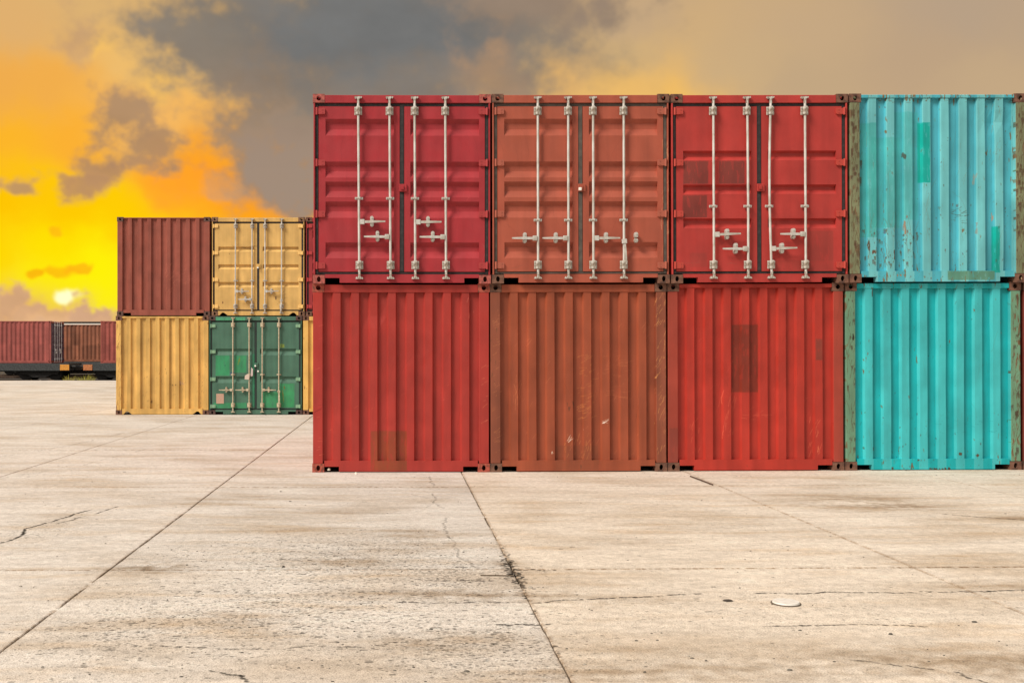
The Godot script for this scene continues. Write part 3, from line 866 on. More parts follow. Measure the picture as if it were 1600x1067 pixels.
func build_ground() -> void:
	var soil := worn(srgb(58, 52, 47), srgb(42, 38, 35), 0.05, 0.95, 0.0, 0.4)
	var b := MB.new(9)
	b.quad(Vector3(-300, -0.3, 40), Vector3(300, -0.3, 40), Vector3(300, -0.3, -400), Vector3(-300, -0.3, -400))
	structure(put("ground", b.done(), soil))
	var yard := Node3D.new()
	yard.name = "concrete_yard"
	add_child(yard)
	structure(yard)
	var mats := yard_material()
	var rng := RandomNumberGenerator.new()
	rng.seed = 9
	var zs := [1.7]
	for k in 12:
		zs.append(-3.04 - 4.75 * k)
	zs.append(-58.6)
	for i in range(-9, 6):
		for j in zs.size() - 1:
			var x0 := -2.2 + 3.07 * i
			var gap0: float = {0: 0.007, 1: 0.006, 2: 0.004}.get(i, 0.006)
			var gap1: float = {-1: 0.007, 0: 0.006, 1: 0.004}.get(i, 0.006)
			var lo := Vector2(x0 + gap0, zs[j + 1] + 0.004)
			var hi := Vector2(x0 + 3.07 - gap1, zs[j] - 0.004)
			var rim := []
			var corners := [lo, Vector2(hi.x, lo.y), hi, Vector2(lo.x, hi.y)]
			var rough := 0.005 if zs[j] > -30.0 else 0.0
			for k in 4:
				var a: Vector2 = corners[k]
				var c: Vector2 = corners[(k + 1) % 4]
				var parts := (28 if zs[j] > -13.0 else 12) if rough > 0.0 else 1
				for e in parts:
					var p := a.lerp(c, float(e) / parts)
					if e > 0:
						p += (c - a).orthogonal().normalized() * -1.0 * (rng.randf_range(-0.6, 1.0) * rough + (rng.randf_range(0.0, 0.022) if rng.randf() < 0.06 else 0.0)) * -1.0
					rim.append(p)
			var lift := rng.randf_range(-0.002, 0.002)
			var mid := (lo + hi) * 0.5
			var m := MB.new(3)
			var up := func(p: Vector2, y: float) -> Vector3: return Vector3(p.x, ground_height(p.x) + lift + y, p.y)
			for k in rim.size():
				var p: Vector2 = rim[k]
				var q: Vector2 = rim[(k + 1) % rim.size()]
				var p2 := p + (mid - p).normalized() * 0.006
				var q2 := q + (mid - q).normalized() * 0.006
				m.quad_out(up.call(p2, 0.0), up.call(q2, 0.0), up.call(mid, 0.0), up.call(mid, 0.0), up.call(mid, -1.0))
				m.quad_out(up.call(p, -0.004), up.call(q, -0.004), up.call(q2, 0.0), up.call(p2, 0.0), up.call(mid, -1.0))
				m.quad_out(up.call(p, -0.004), up.call(q, -0.004), up.call(q, -0.2), up.call(p, -0.2), up.call(mid, -0.1))
			put("slab", m.done(), mats[4 + rng.randi() % 2 if i >= 1 else rng.randi() % 4], yard)


# ---------------------------------------------------------------- train
func wagon(called: String, label: String, x0: float, x1: float, z: float, end_mat: Material, end_at: float) -> Node3D:
	var t := thing(called, label, "wagon", "flat wagons of the freight train", Vector3((x0 + x1) / 2, 0, z))
	var h := (x1 - x0) / 2
	var grey := worn(srgb(66, 70, 72), srgb(48, 50, 52), 0.05, 0.8)
	for s in [-1.0, 1.0]:
		var b := MB.new(9)
		b.box(Vector3(-h, 0.47, s * 1.2 - 0.06), Vector3(h, 0.93, s * 1.2 + 0.06), 0.01)
		put("side_sill", b.done(), grey, t)
	var b2 := MB.new(9)
	b2.box(Vector3(-h + 0.05, 0.84, -1.135), Vector3(h - 0.05, 0.91, 1.135), 0.01)
	for x in [-h + 0.06, -h * 0.3, h * 0.3, h - 0.06]:
		b2.box(Vector3(x - 0.05, 0.5, -1.13), Vector3(x + 0.05, 0.838, 1.13), 0.0)
	b2.box(Vector3(-h + 0.2, 0.4, -0.2), Vector3(h - 0.2, 0.835, 0.2), 0.0)
	put("deck", b2.done(), grey, t)
	for s in [-1.0, 1.0]:
		var b := MB.new(9)
		b.box(Vector3(minf(s * (h - 0.54), s * (h + 0.02)), 0.5, -1.28), Vector3(maxf(s * (h - 0.54), s * (h + 0.02)), 0.85, -1.26), 0.004)
		b.box(Vector3(minf(s * (h - 0.54), s * (h + 0.02)), 0.5, 1.263), Vector3(maxf(s * (h - 0.54), s * (h + 0.02)), 0.85, 1.29), 0.004)
		put("end_plate", b.done(), end_mat, t)
		b = MB.new(9)
		b.box(Vector3(minf(s * h, s * (h + 0.38)), 0.62, -0.14), Vector3(maxf(s * h, s * (h + 0.38)), 0.82, 0.14), 0.03)
		b.tube([Vector3(s * (h + 0.02), 0.72, -0.85), Vector3(s * (h + 0.3), 0.72, -0.85)], 0.09, 10)
		b.tube([Vector3(s * (h + 0.02), 0.72, 0.85), Vector3(s * (h + 0.3), 0.72, 0.85)], 0.09, 10)
		put("coupler", b.done(), dark_steel, t)
	for bx in [-h + 1.9, h - 1.9]:
		var f := MB.new(9)
		for s in [-1.0, 1.0]:
			f.prism(PackedVector2Array([Vector2(bx - 1.25, 0.5), Vector2(bx - 1.15, 0.24), Vector2(bx - 0.7, 0.22), Vector2(bx - 0.4, 0.06), Vector2(bx + 0.4, 0.06), Vector2(bx + 0.7, 0.22), Vector2(bx + 1.15, 0.24), Vector2(bx + 1.25, 0.5), Vector2(bx + 0.7, 0.52), Vector2(bx, 0.40), Vector2(bx - 0.7, 0.52)]), s * 0.98 - 0.06, s * 0.98 + 0.06)
		f.box(Vector3(bx - 0.2, 0.2, -0.9), Vector3(bx + 0.2, 0.5, 0.9), 0.0)
		var frame := put("bogie", f.done(), dark_steel, t)
		for wx in [-0.9, 0.9]:
			var wm := MB.new(9)
			for s in [-1.0, 1.0]:
				wm.disc(Vector3(bx + wx, 0.31, minf(s * 0.72, s * 0.84)), 0.42, maxf(s * 0.72, s * 0.84), 24)
				wm.disc(Vector3(bx + wx, 0.31, minf(s * 0.68, s * 0.719)), 0.455, maxf(s * 0.68, s * 0.719), 24)
			wm.tube([Vector3(bx + wx, 0.31, -1.05), Vector3(bx + wx, 0.31, 1.05)], 0.075, 10)
			put("wheelset", wm.done(), dark_steel, frame)
	var br := MB.new(9)
	br.box(Vector3(-1.1, 0.1, 0.4), Vector3(0.2, 0.45, 0.9), 0.02)
	br.tube([Vector3(-2.4, 0.24, 0.6), Vector3(-1.1, 0.24, 0.6)], 0.14, 12)
	br.box(Vector3(0.6, 0.05, -0.8), Vector3(1.6, 0.44, 0.95), 0.02)
	put("brake_gear", br.done(), dark_steel, t)
	return t


func side_container(called: String, label: String, at: Vector3, mat: StandardMaterial3D, o := {}) -> Node3D:  # lies along the train, its long wall to the yard
	var opt := {"mat": mat}
	opt.merge(o)
	var t := container(called, label, "containers on the freight train", Vector3.ZERO, opt)
	t.position = at
	t.rotation.y = PI / 2
	return t


func grass(called: String, label: String, at: Vector3, spread: float, height: float, blades: int, col: Color, sd: int) -> void:
	var rng := RandomNumberGenerator.new()
	rng.seed = sd
	var b := MB.new(9)
	for k in blades:
		var a := rng.randf() * TAU
		var r := sqrt(rng.randf()) * spread
		var p := Vector3(cos(a) * r, -0.04, sin(a) * r * 0.5)
		var hgt := height * rng.randf_range(0.4, 1.0) * (1.0 - 0.5 * r / spread)
		var lean := Vector3(cos(a) * rng.randf_range(0.1, 0.9), 0, sin(a) * 0.5) * hgt
		var w := Vector3(rng.randfn(0, 1), 0, rng.randfn(0, 1)).normalized() * rng.randf_range(0.006, 0.014)
		var m := p + Vector3(0, hgt * 0.6, 0) + lean * 0.3
		var tip := p + Vector3(0, hgt, 0) + lean
		b.quad(p - w, p + w, m + w * 0.7, m - w * 0.7)
		b.tri(m - w * 0.7, m + w * 0.7, tip)
	var mat := plain(col, 0.8)
	mat.backlight_enabled = true
	mat.backlight = Color(0.4, 0.4, 0.2)
	var o := put(called, b.done(), mat, self, at)
	tag(o, label, "grass tuft", "grass tufts along the track edge")


func build_train() -> void:
	var rail_steel := worn(srgb(88, 70, 58), srgb(60, 46, 40), 0.05, 0.6, 0.3)
	var bed := MB.new(9)
	bed.box(Vector3(-80, -0.29, -90), Vector3(60, -0.22, -58.7), 0.0)
	structure(put("railway_ballast", bed.done(), worn(srgb(48, 44, 42), srgb(30, 28, 28), 0.2, 0.95, 0.0, 0.5)))
	for tz in [-64.2, -72.8, -78.4]:
		for s in [-0.7175, 0.7175]:
			var b := MB.new(9)
			b.box(Vector3(-70, -0.215, tz + s - 0.06), Vector3(40, -0.195, tz + s + 0.06), 0.0)
			b.box(Vector3(-70, -0.195, tz + s - 0.012), Vector3(40, -0.15, tz + s + 0.012), 0.0)
			b.box(Vector3(-70, -0.15, tz + s - 0.034), Vector3(40, -0.112, tz + s + 0.034), 0.008)
			structure(put("rail_track", b.done(), rail_steel))
	var amber := worn(srgb(226, 158, 62), srgb(196, 126, 50), 0.06, 0.7)
	var orange := worn(srgb(196, 124, 76), srgb(160, 96, 60), 0.06, 0.7)
	wagon("flat_wagon", "grey flat wagon with an amber end plate carrying the red container", -33.6, -20.2, -64.2, amber, 1.0)
	wagon("flat_wagon", "grey flat wagon with an orange end plate beside the yellow container stack", -19.3, -5.9, -64.2, orange, -1.0)
	wagon("flat_wagon", "dark flat wagon on the second track under the brown container", -27.4, -14.0, -72.8, orange, -1.0)
	wagon("flat_wagon", "dark flat wagon on the third track under the white container", -30.4, -17.0, -78.4, orange, -1.0)
	var red := paint(61, srgb(150, 80, 75), {"size": 256, "rust": 1.15, "edge": 0.1, "streak": 0.12})
	var red2 := paint(62, srgb(146, 77, 70), {"size": 256, "rust": 1.15, "edge": 0.1, "streak": 0.12})
	var brown := paint(63, srgb(138, 88, 68), {"size": 256, "rust": 0.92, "low": 0.2, "streak": 0.2, "rust_color": srgb(84, 60, 48)})
	var white := paint(64, srgb(226, 218, 206), {"size": 128, "rust": 1.2})
	var slate := paint(65, srgb(86, 72, 92), {"size": 128, "rust": 1.2})
	# the nearer train: its door end looks along the track, towards +x
	side_container("freight_container", "dusty red container with slate doors riding the amber ended wagon", Vector3(-21.31 - L / 2, 0.935, -63.0 - W / 2), red, {"fittings": plain(srgb(244, 244, 246), 0.5), "door": {"hinge": slate, "mat": slate, "channels": [[0.8, 0.68, 0.02, 0.05, 0.03], [1.3, 1.18, 0.02, 0.05, 0.03], [1.8, 1.68, 0.02, 0.05, 0.03]], "bars": [[0.6, 0.6, 0], [1.03, 1.03, 0], [1.4, 1.4, 0], [1.82, 1.82, 0]], "guide": 1.1, "handles": [[0.8, 1, 0.17, 0], [0.65, -1, 0.17, 0], [0.8, 1, 0.17, 0], [0.65, -1, 0.17, 0]]}})
	side_container("freight_container", "dusty red container half hidden behind the yellow container stack", Vector3(-18.28 + L / 2, 0.935, -63.0 - W / 2), red2, {})
	side_container("freight_container", "rust streaked brown container on the second track between two red ones", Vector3(-20.9, 0.935, -71.6 - W / 2), brown, {})
	var w := side_container("freight_container", "white container with a dark top rail peeping over the brown one", Vector3(-22.4, 0.935, -77.2 - W / 2), white, {"cast": dark_steel})
	w.scale.y = 1.13
	var cover := MB.new(9)
	cover.box(Vector3(-W / 2 - 0.01, H - 0.09, -L / 2 - 0.01), Vector3(W / 2 + 0.01, H + 0.03, L / 2 + 0.01), 0.01)
	put("roof_cover", cover.done(), dark_steel, w)
	cover = MB.new(9)
	cover.box(Vector3(-W / 2 - 0.008, H - 0.5, -L / 2 + 0.02), Vector3(-W / 2 + 0.002, H - 0.092, L / 2 - 0.02), 0.0)
	cover.box(Vector3(W / 2 - 0.002, H - 0.5, -L / 2 + 0.02), Vector3(W / 2 + 0.008, H - 0.092, L / 2 - 0.02), 0.0)
	put("side_panel", cover.done(), plain(srgb(238, 232, 222), 0.6), w)
	for c in w.get_children():
		if c.name.begins_with("top_rail"):
			c.material_override = dark_steel
	grass("grass_tuft", "low yellow green tuft of grass under the gap between the wagons", Vector3(-18.95, -0.06, -59.1), 0.34, 0.6, 90, srgb(170, 158, 70), 3)
	grass("grass_tuft", "wide yellow green tuft of grass by the orange end plate", Vector3(-18.0, -0.06, -59.1), 0.5, 0.62, 150, srgb(164, 160, 66), 4)
	grass("grass_tuft", "small dry straw tuft below the slate doors of the red container", Vector3(-19.95, -0.05, -59.0), 0.25, 0.24, 40, srgb(190, 150, 110), 5)
	grass("grass_tuft", "sparse dry straw tuft farthest along the wagon from the stack", Vector3(-22.4, -0.05, -59.0), 0.35, 0.16, 36, srgb(186, 150, 112), 6)
	grass("grass_tuft", "dry straw tuft beside the white litter under the wagon", Vector3(-21.1, -0.05, -59.0), 0.25, 0.2, 30, srgb(186, 150, 112), 7)
	var b := MB.new(9)
	b.prism(PackedVector2Array([Vector2(-0.2, 0), Vector2(-0.12, 0.08), Vector2(-0.04, 0.1), Vector2(0.02, 0.19), Vector2(0.09, 0.08), Vector2(0.2, 0.03), Vector2(0.18, -0.02)]), -0.1, 0.1)
	tag(put("litter", b.done(), plain(srgb(226, 224, 220), 0.7), self, Vector3(-20.75, -0.19, -59.4)), "crumpled white litter lying under the grey wagon", "litter")


# ---------------------------------------------------------------- small things on the concrete
func lump(rng: RandomNumberGenerator, r: Vector3) -> ArrayMesh:
	var b := MB.new(9)
	var rings := []
	for k in 4:
		var ring := []
		for s in 7:
			var a := TAU * s / 7.0
			var f := [1.0, 0.95, 0.6, 0.02][k] as float
			f *= rng.randf_range(0.75, 1.2)
			ring.append(Vector3(cos(a) * f * r.x, [-0.15, 0.35, 0.8, 1.0][k] * r.y, sin(a) * f * r.z))
		rings.append(ring)
	for k in 3:
		for s in 7:
			b.quad_out(rings[k][s], rings[k][(s + 1) % 7], rings[k + 1][(s + 1) % 7], rings[k + 1][s], Vector3(0, r.y * 0.4, 0))
	return b.done()


func build_small() -> void:
	var t := thing("drain_cap", "round white cap set flush in the concrete yard", "drain cap", "", Vector3(2.55, ground_height(2.55) + 0.001, -6.71))
	var disc := func(r0: float, r1: float, y0: float, y1: float) -> ArrayMesh:
		var b := MB.new(9)
		for k in 40:
			var a := Vector3(cos(TAU * k / 40), 0, sin(TAU * k / 40))
			var c := Vector3(cos(TAU * (k + 1) / 40), 0, sin(TAU * (k + 1) / 40))
			b.quad_out(a * r1 + Vector3(0, y0, 0), c * r1 + Vector3(0, y0, 0), c * (r1 - 0.004) + Vector3(0, y1, 0), a * (r1 - 0.004) + Vector3(0, y1, 0), Vector3(0, y0 - 0.01, 0))
			b.quad_out(a * (r1 - 0.004) + Vector3(0, y1, 0), c * (r1 - 0.004) + Vector3(0, y1, 0), c * r0 + Vector3(0, y1, 0), a * r0 + Vector3(0, y1, 0), Vector3(0, y1 - 1, 0))
		return b.done()
	put("ring", disc.call(0.0, 0.097, -0.005, 0.0045), plain(srgb(88, 78, 68), 0.8), t)
	put("lid", disc.call(0.0, 0.087, 0.004, 0.013), worn(srgb(216, 213, 208), srgb(196, 192, 186), 0.05, 0.5, 0.0, 3.0), t)
	var rng := RandomNumberGenerator.new()
	rng.seed = 41
	tag(put("pebble", lump(rng, Vector3(0.018, 0.03, 0.018)), plain(srgb(240, 234, 222), 0.8), self, Vector3(-0.57, 0.0, -13.86)), "white pebble lying by the sill of the plain red container", "pebble")
	tag(put("pebble", lump(rng, Vector3(0.022, 0.03, 0.02)), plain(srgb(236, 226, 208), 0.8), self, Vector3(-0.955, 0.03, -14.1)), "pale pebble in the pocket beside the lower corner casting", "pebble")
	tag(put("scrap", lump(rng, Vector3(0.035, 0.012, 0.02)), plain(srgb(58, 50, 44), 0.9), self, Vector3(2.19, ground_height(2.19), -6.78)), "dark scrap lying near the round white cap", "scrap")
	var stick := MB.new(9)
	stick.tube([Vector3(0, 0.008, 0), Vector3(0.01, 0.012, 0.4), Vector3(0.03, 0.008, 0.86)], 0.009, 6)
	tag(put("stick", stick.done(), plain(srgb(84, 64, 52), 0.9), self, Vector3(3.85, ground_height(3.85), -13.45)), "dark stick lying along the joint before the bright red container", "stick")
	stick = MB.new(9)
	stick.tube([Vector3(0, 0.004, 0), Vector3(0.24, 0.004, 0.012)], 0.0045, 6)
	tag(put("stick", stick.done(), plain(srgb(84, 70, 54), 0.9), self, Vector3(0.61, 0, -7.57)), "thin straight stick lying against the crumbled joint", "stick")
	# loose grit
	var mm := MultiMesh.new()
	mm.transform_format = MultiMesh.TRANSFORM_3D
	mm.use_colors = true
	mm.mesh = lump(rng, Vector3(1, 0.7, 1))
	mm.instance_count = 900
	for k in 900:
		var z := -4.6 - pow(rng.randf(), 1.6) * 14.0
		var x := rng.randf_range(-0.46, 0.64) * -z
		if k < 260:
			z = rng.randf_range(-9.0, -4.8)
			x = -0.4 + rng.randfn(0.0, 0.8)
		elif k < 300:
			z = -7.6 + rng.randfn(0.0, 0.5)
			x = 0.87 + rng.randfn(0.0, 0.03)
		var s := rng.randf_range(0.0025, 0.007) * (1.8 if rng.randf() < 0.06 else 1.0)
		if z < -13.9 and x > -1.3:
			z = -13.5
		mm.set_instance_transform(k, Transform3D(Basis.from_euler(Vector3(0, rng.randf() * TAU, 0)).scaled(Vector3(s * rng.randf_range(1.0, 1.8), s, s)), Vector3(x, ground_height(x), z)))
		var v := rng.randf_range(0.05, 0.16) if rng.randf() < 0.6 else rng.randf_range(0.3, 0.5)
		mm.set_instance_color(k, Color(v, v * 0.9, v * 0.78))
	var mi := MultiMeshInstance3D.new()
	mi.name = "grit"
	mi.multimesh = mm
	var gm := plain(Color.WHITE, 0.9)
	gm.vertex_color_use_as_albedo = true
	mi.material_override = gm
	mi.set_meta("kind", "stuff")
	tag(mi, "loose grit scattered over the concrete yard", "grit")
	add_child(mi)


# ---------------------------------------------------------------- the stacks
func build_stacks() -> void:
	var rusty := worn(srgb(112, 76, 60), srgb(64, 44, 38), 0.035, 0.75, 0.0, 2.5)
	var front := "containers of the near stack"
	var deep := "containers of the far stack"
	var roll := 0.0030
	var wide := [[2.254, 2.025, 0.065, 0.11, 0.055], [1.669, 1.45, 0.065, 0.11, 0.055], [1.395, 1.18, 0.065, 0.11, 0.055], [1.123, 0.90, 0.065, 0.11, 0.055], [0.564, 0.348, 0.065, 0.11, 0.055]]
	wide.reverse()
	var slots := [[1.817, 1.685, 0.025, 0.06, 0.05], [1.352, 1.222, 0.025, 0.06, 0.05], [0.889, 0.752, 0.025, 0.06, 0.05]]
	slots.reverse()
	var two := [[1.734, 1.56, 0.04, 0.09, 0.04], [1.005, 0.83, 0.04, 0.09, 0.04]]
	two.reverse()
	# --- near stack, lower row
	var red_l := srgb(160, 54, 48)
	var m := paint(1, red_l, {"rust": 1.12, "edge": 0.14, "low": 0.12, "rects": [[0.8, 0.02, 1.3, 0.57, srgb(118, 66, 38), 0.6], [0.86, 0.02, 1.3, 0.16, srgb(140, 72, 46), 0.4]],
		"scratches": [[10, 0.02, 0.2, 0.12, 2.2, srgb(220, 130, 100), 0.08, 0.8, 0.6], [70, 0.16, 0.3, 2.28, 2.5, srgb(104, 36, 32), 0.6, 0.0, 0.22], [24, 0.2, 0.1, 2.3, 1.2, srgb(212, 110, 84), 0.08, 0.7, 0.45], [6, 2.0, 2.1, 2.25, 2.4, srgb(226, 150, 130), 0.1, 0.2, 0.6], [10, 2.3, 0.6, 2.42, 1.6, srgb(230, 150, 110), 0.1, 0.7, 0.7], [3, 0.0, 0.8, 0.14, 0.95, srgb(110, 30, 30), 0.15, 0.8, 0.8]]})
	container("shipping_container", "plain red corrugated container with a square brown patch low on its wall", front, Vector3(0.041, 0.0, -14.06), {"mat": m, "cast": worn(srgb(164, 74, 58), srgb(96, 56, 44), 0.05, 0.7, 0.0, 2.5), "dents": [[0.84, 2.2, 0.09, 0.03]]})
	m = paint(2, srgb(146, 74, 51), {"rust": 1.02, "edge": 0.2, "low": 0.14, "rust_color": srgb(104, 64, 46), "post_color": srgb(132, 74, 56), "streak": 0.1, "rects": [[0.9, 0.02, 1.5, 0.36, srgb(126, 72, 52), 0.4]],
		"scratches": [[60, 1.2, 0.7, 1.42, 1.6, srgb(206, 140, 80), 0.1, 0.75, 0.7], [70, 0.16, 0.3, 2.28, 2.5, srgb(96, 52, 38), 0.6, 0.0, 0.22], [30, 1.5, 1.0, 1.9, 1.6, srgb(206, 130, 88), 0.16, 0.95, 0.5], [60, 2.27, 0.2, 2.42, 2.4, srgb(216, 158, 96), 0.12, 0.3, 0.8], [50, 0.02, 0.2, 0.14, 2.3, srgb(206, 140, 90), 0.08, 0.7, 0.6], [40, 0.3, 0.2, 2.2, 2.0, srgb(212, 132, 92), 0.12, 0.4, 0.5], [26, 1.0, 0.15, 1.4, 0.5, srgb(214, 150, 90), 0.12, 0.2, 0.6], [12, 0.3, 0.8, 0.4, 1.3, srgb(204, 126, 90), 0.3, 0.1, 0.7], [5, 1.05, 0.39, 1.09, 0.43, srgb(240, 230, 220), 0.11, 0.55, 0.95], [10, 1.54, 0.66, 1.56, 0.69, srgb(242, 234, 226), 0.11, 0.85, 1.0]],
		"blots": [[1.29, 0.58, 0.02, 0.035, srgb(236, 226, 214), 0.9], [0.87, 0.26, 0.018, 0.03, srgb(230, 220, 206), 0.8], [1.12, 0.9, 0.07, 0.09, srgb(88, 56, 44), 0.8]]})
	container("shipping_container", "rust brown corrugated container with white scratches low on its wall", front, Vector3(2.486, 0.005, -14.06), {"mat": m, "cast": rusty, "roll": roll})
	m = paint(3, srgb(166, 52, 42), {"rust": 1.1, "edge": 0.16, "low": 0.12, "post_color": srgb(148, 62, 50), "rects": [[0.9, 1.08, 1.27, 2.02, srgb(98, 48, 34), 0.55], [2.05, 1.52, 2.15, 1.82, srgb(120, 58, 48), 0.8], [0.02, 0.02, 0.15, 0.6, srgb(116, 58, 50), 0.5]],
		"scratches": [[14, 0.3, 0.2, 0.45, 0.8, srgb(224, 120, 92), 0.14, 0.2, 0.6], [16, 0.7, 0.4, 0.95, 1.0, srgb(224, 120, 92), 0.25, 0.1, 0.6], [12, 1.0, 0.7, 1.4, 0.8, srgb(224, 120, 92), 0.1, 0.95, 0.5], [20, 1.95, 0.15, 2.1, 0.7, srgb(228, 140, 100), 0.12, 0.2, 0.6], [30, 2.28, 0.2, 2.42, 2.3, srgb(130, 60, 46), 0.2, 0.1, 0.6], [70, 0.16, 0.3, 2.28, 2.5, srgb(110, 36, 30), 0.6, 0.0, 0.22], [20, 0.1, 0.1, 2.3, 2.3, srgb(216, 104, 84), 0.1, 0.5, 0.4]]})
	container("shipping_container", "bright red corrugated container with a tall dark patch in mid wall", front, Vector3(4.933, 0.014, -14.06), {"mat": m, "cast": rusty, "roll": roll, "header": 0.068, "first": 0.25})
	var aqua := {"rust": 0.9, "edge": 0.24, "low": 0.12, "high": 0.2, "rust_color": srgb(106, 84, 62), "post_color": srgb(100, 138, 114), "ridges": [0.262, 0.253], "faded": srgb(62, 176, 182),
		"scratches": [[60, 0.02, 0.2, 0.15, 2.4, srgb(74, 58, 44), 0.2, 0.05, 0.7], [70, 2.29, 0.2, 2.42, 2.4, srgb(84, 62, 44), 0.22, 0.08, 0.8], [40, 0.18, 0.2, 2.25, 2.4, srgb(96, 100, 84), 0.35, 0.0, 0.25], [16, 0.2, 0.15, 2.3, 2.4, srgb(74, 76, 66), 0.06, 0.1, 0.5], [30, 1.2, 0.5, 2.1, 0.75, srgb(40, 130, 136), 0.09, 0.95, 0.6]],
		"chips": [[60, 0.16, 0.15, 2.3, 0.8, srgb(72, 62, 52), 0.05], [30, 0.2, 0.8, 2.3, 2.45, srgb(72, 70, 60), 0.04], [40, 0.02, 0.2, 0.15, 2.45, srgb(66, 50, 38), 0.16], [50, 2.29, 0.2, 2.42, 2.45, srgb(66, 50, 38), 0.18], [40, 0.2, 0.02, 2.3, 0.16, srgb(84, 58, 42), 0.04], [40, 0.2, 2.5, 2.3, 2.58, srgb(84, 58, 42), 0.05]],
		"blots": [[0.38, 2.42, 0.02, 0.1, srgb(70, 52, 40), 0.9], [0.12, 1.83, 0.025, 0.05, srgb(48, 46, 38), 1.0], [2.18, 1.95, 0.018, 0.14, srgb(160, 130, 116), 0.9], [0.66, 0.4, 0.02, 0.05, srgb(80, 54, 40), 0.9], [0.4, 0.3, 0.015, 0.06, srgb(74, 50, 38), 0.9], [0.68, 0.86, 0.015, 0.02, srgb(60, 60, 52), 0.9], [0.95, 0.72, 0.015, 0.02, srgb(60, 60, 52), 0.9], [1.6, 0.22, 0.03, 0.02, srgb(84, 60, 44), 0.9], [1.83, 0.2, 0.05, 0.02, srgb(84, 60, 44), 0.9], [1.02, 0.14, 0.03, 0.02, srgb(94, 60, 40), 0.9], [0.63, 0.03, 0.04, 0.02, srgb(84, 56, 40), 0.9], [1.3, 0.02, 0.2, 0.02, srgb(84, 56, 40), 0.9]]}
	m = paint(4, srgb(18, 164, 172), aqua)
	container("shipping_container", "bright turquoise corrugated container standing on the concrete", front, Vector3(7.386, 0.023, -14.06), {"mat": m, "cast": rusty, "roll": roll, "header": 0.085, "first": 0.262})
	m = paint(5, srgb(124, 58, 50), {"size": 128, "rust": 0.95, "edge": 0.2})
	container("shipping_container", "dark maroon container beside the bright turquoise one, cut by the frame", front, Vector3(9.85, 0.03, -14.06), {"mat": m, "cast": rusty})
	# --- near stack, upper row
	var y := H + 0.002
	m = paint(6, srgb(158, 49, 56), {"rust": 1.16, "edge": 0.1, "tone": 0.05, "streak": 0.05, "scratches": [[70, 0.16, 0.3, 2.28, 2.5, srgb(112, 38, 42), 0.6, 0.0, 0.22], [16, 0.2, 0.2, 2.2, 2.3, srgb(220, 120, 110), 0.08, 0.5, 0.35], [8, 2.3, 0.1, 2.42, 2.4, srgb(150, 110, 100), 0.3, 0.05, 0.5]]})
	var h1 := plain(srgb(162, 54, 56), 0.5)
	var straight := func(xs: Array) -> Array:
		var out := []
		for x in xs:
			out.append([x[0], x[1], x[2] if x.size() > 2 else 0.0])
		return out
	container("shipping_container", "crimson container with closed doors on top of the plain red one", front, Vector3(0.053, y - 0.006, -14.0), {"mat": m, "cast": worn(srgb(170, 84, 76), srgb(110, 62, 56), 0.05, 0.7, 0.0, 2.5),
		"door": {"hinge": h1, "channels": wide, "bars": straight.call([[0.622, 0.638], [1.049, 1.064], [1.392, 1.402], [1.811, 1.822]]), "guide": 1.161, "handles": [[0.838, 1, 0.175, 0.01], [0.635, -1, 0.175, 0.0], [0.836, 1, 0.175, 0.0], [0.632, -1, 0.18, 0.0]]}})
	m = paint(7, srgb(160, 82, 64), {"rust": 1.06, "edge": 0.16, "low": 0.08, "tone": 0.05, "streak": 0.06, "rust_color": srgb(110, 78, 62), "scratches": [[70, 0.16, 0.3, 2.28, 2.5, srgb(112, 60, 48), 0.6, 0.0, 0.22], [24, 0.2, 0.05, 2.2, 0.3, srgb(120, 80, 66), 0.1, 0.8, 0.5], [30, 2.33, 0.1, 2.43, 2.4, srgb(206, 170, 130), 0.3, 0.05, 0.7]]})
	var grey_seal := worn(srgb(88, 80, 74), srgb(70, 64, 60), 0.05, 0.9)
	var c := container("shipping_container", "brick brown container with grey door seals on top of the rust brown one", front, Vector3(2.506, y + 0.0, -14.0), {"mat": m, "cast": rusty, "roll": roll * 0.7,
		"door": {"hinge": plain(srgb(162, 86, 68), 0.55), "seal": grey_seal, "channels": wide, "bars": straight.call([[0.628, 0.628], [1.044, 1.044], [1.385, 1.385], [1.804, 1.804]]), "guide": 0.861, "handles": [[0.612, -1, 0.182, 0.0], [0.612, -1, 0.175, 0.0], [0.612, 1, 0.172, 0.0], [0.612, 1, 0.0, -1.5]]}})
	put("handle_catch", shared["catch"], zinc, c, Vector3(1.97 - W / 2, 0.615, L / 2 + 0.012))
	var seal := MB.new(9)
	seal.box(Vector3(-0.02, -0.022, 0), Vector3(0.022, 0.02, 0.02), 0.006)
	put("seal", seal.done(), plain(srgb(236, 234, 226), 0.5), c, Vector3(1.203 - W / 2, 1.285, L / 2 + 0.026))
	m = paint(8, srgb(168, 57, 53), {"rust": 1.12, "edge": 0.14, "low": 0.08, "tone": 0.06, "streak": 0.05,
		"rects": [[0.17, 1.36, 0.52, 1.68, srgb(108, 54, 48), 0.75], [0.66, 1.36, 1.02, 1.68, srgb(108, 54, 48), 0.75], [0.16, 0.9, 0.5, 1.21, srgb(108, 52, 46), 0.75], [1.88, 0.3, 2.24, 0.72, srgb(142, 56, 50), 0.7], [1.34, 0.17, 2.24, 0.32, srgb(144, 56, 50), 0.55], [0.26, 0.22, 0.5, 0.42, srgb(146, 60, 54), 0.5]],
		"scratches": [[20, 0.1, 0.05, 2.3, 0.3, srgb(140, 90, 80), 0.12, 0.9, 0.5]]})
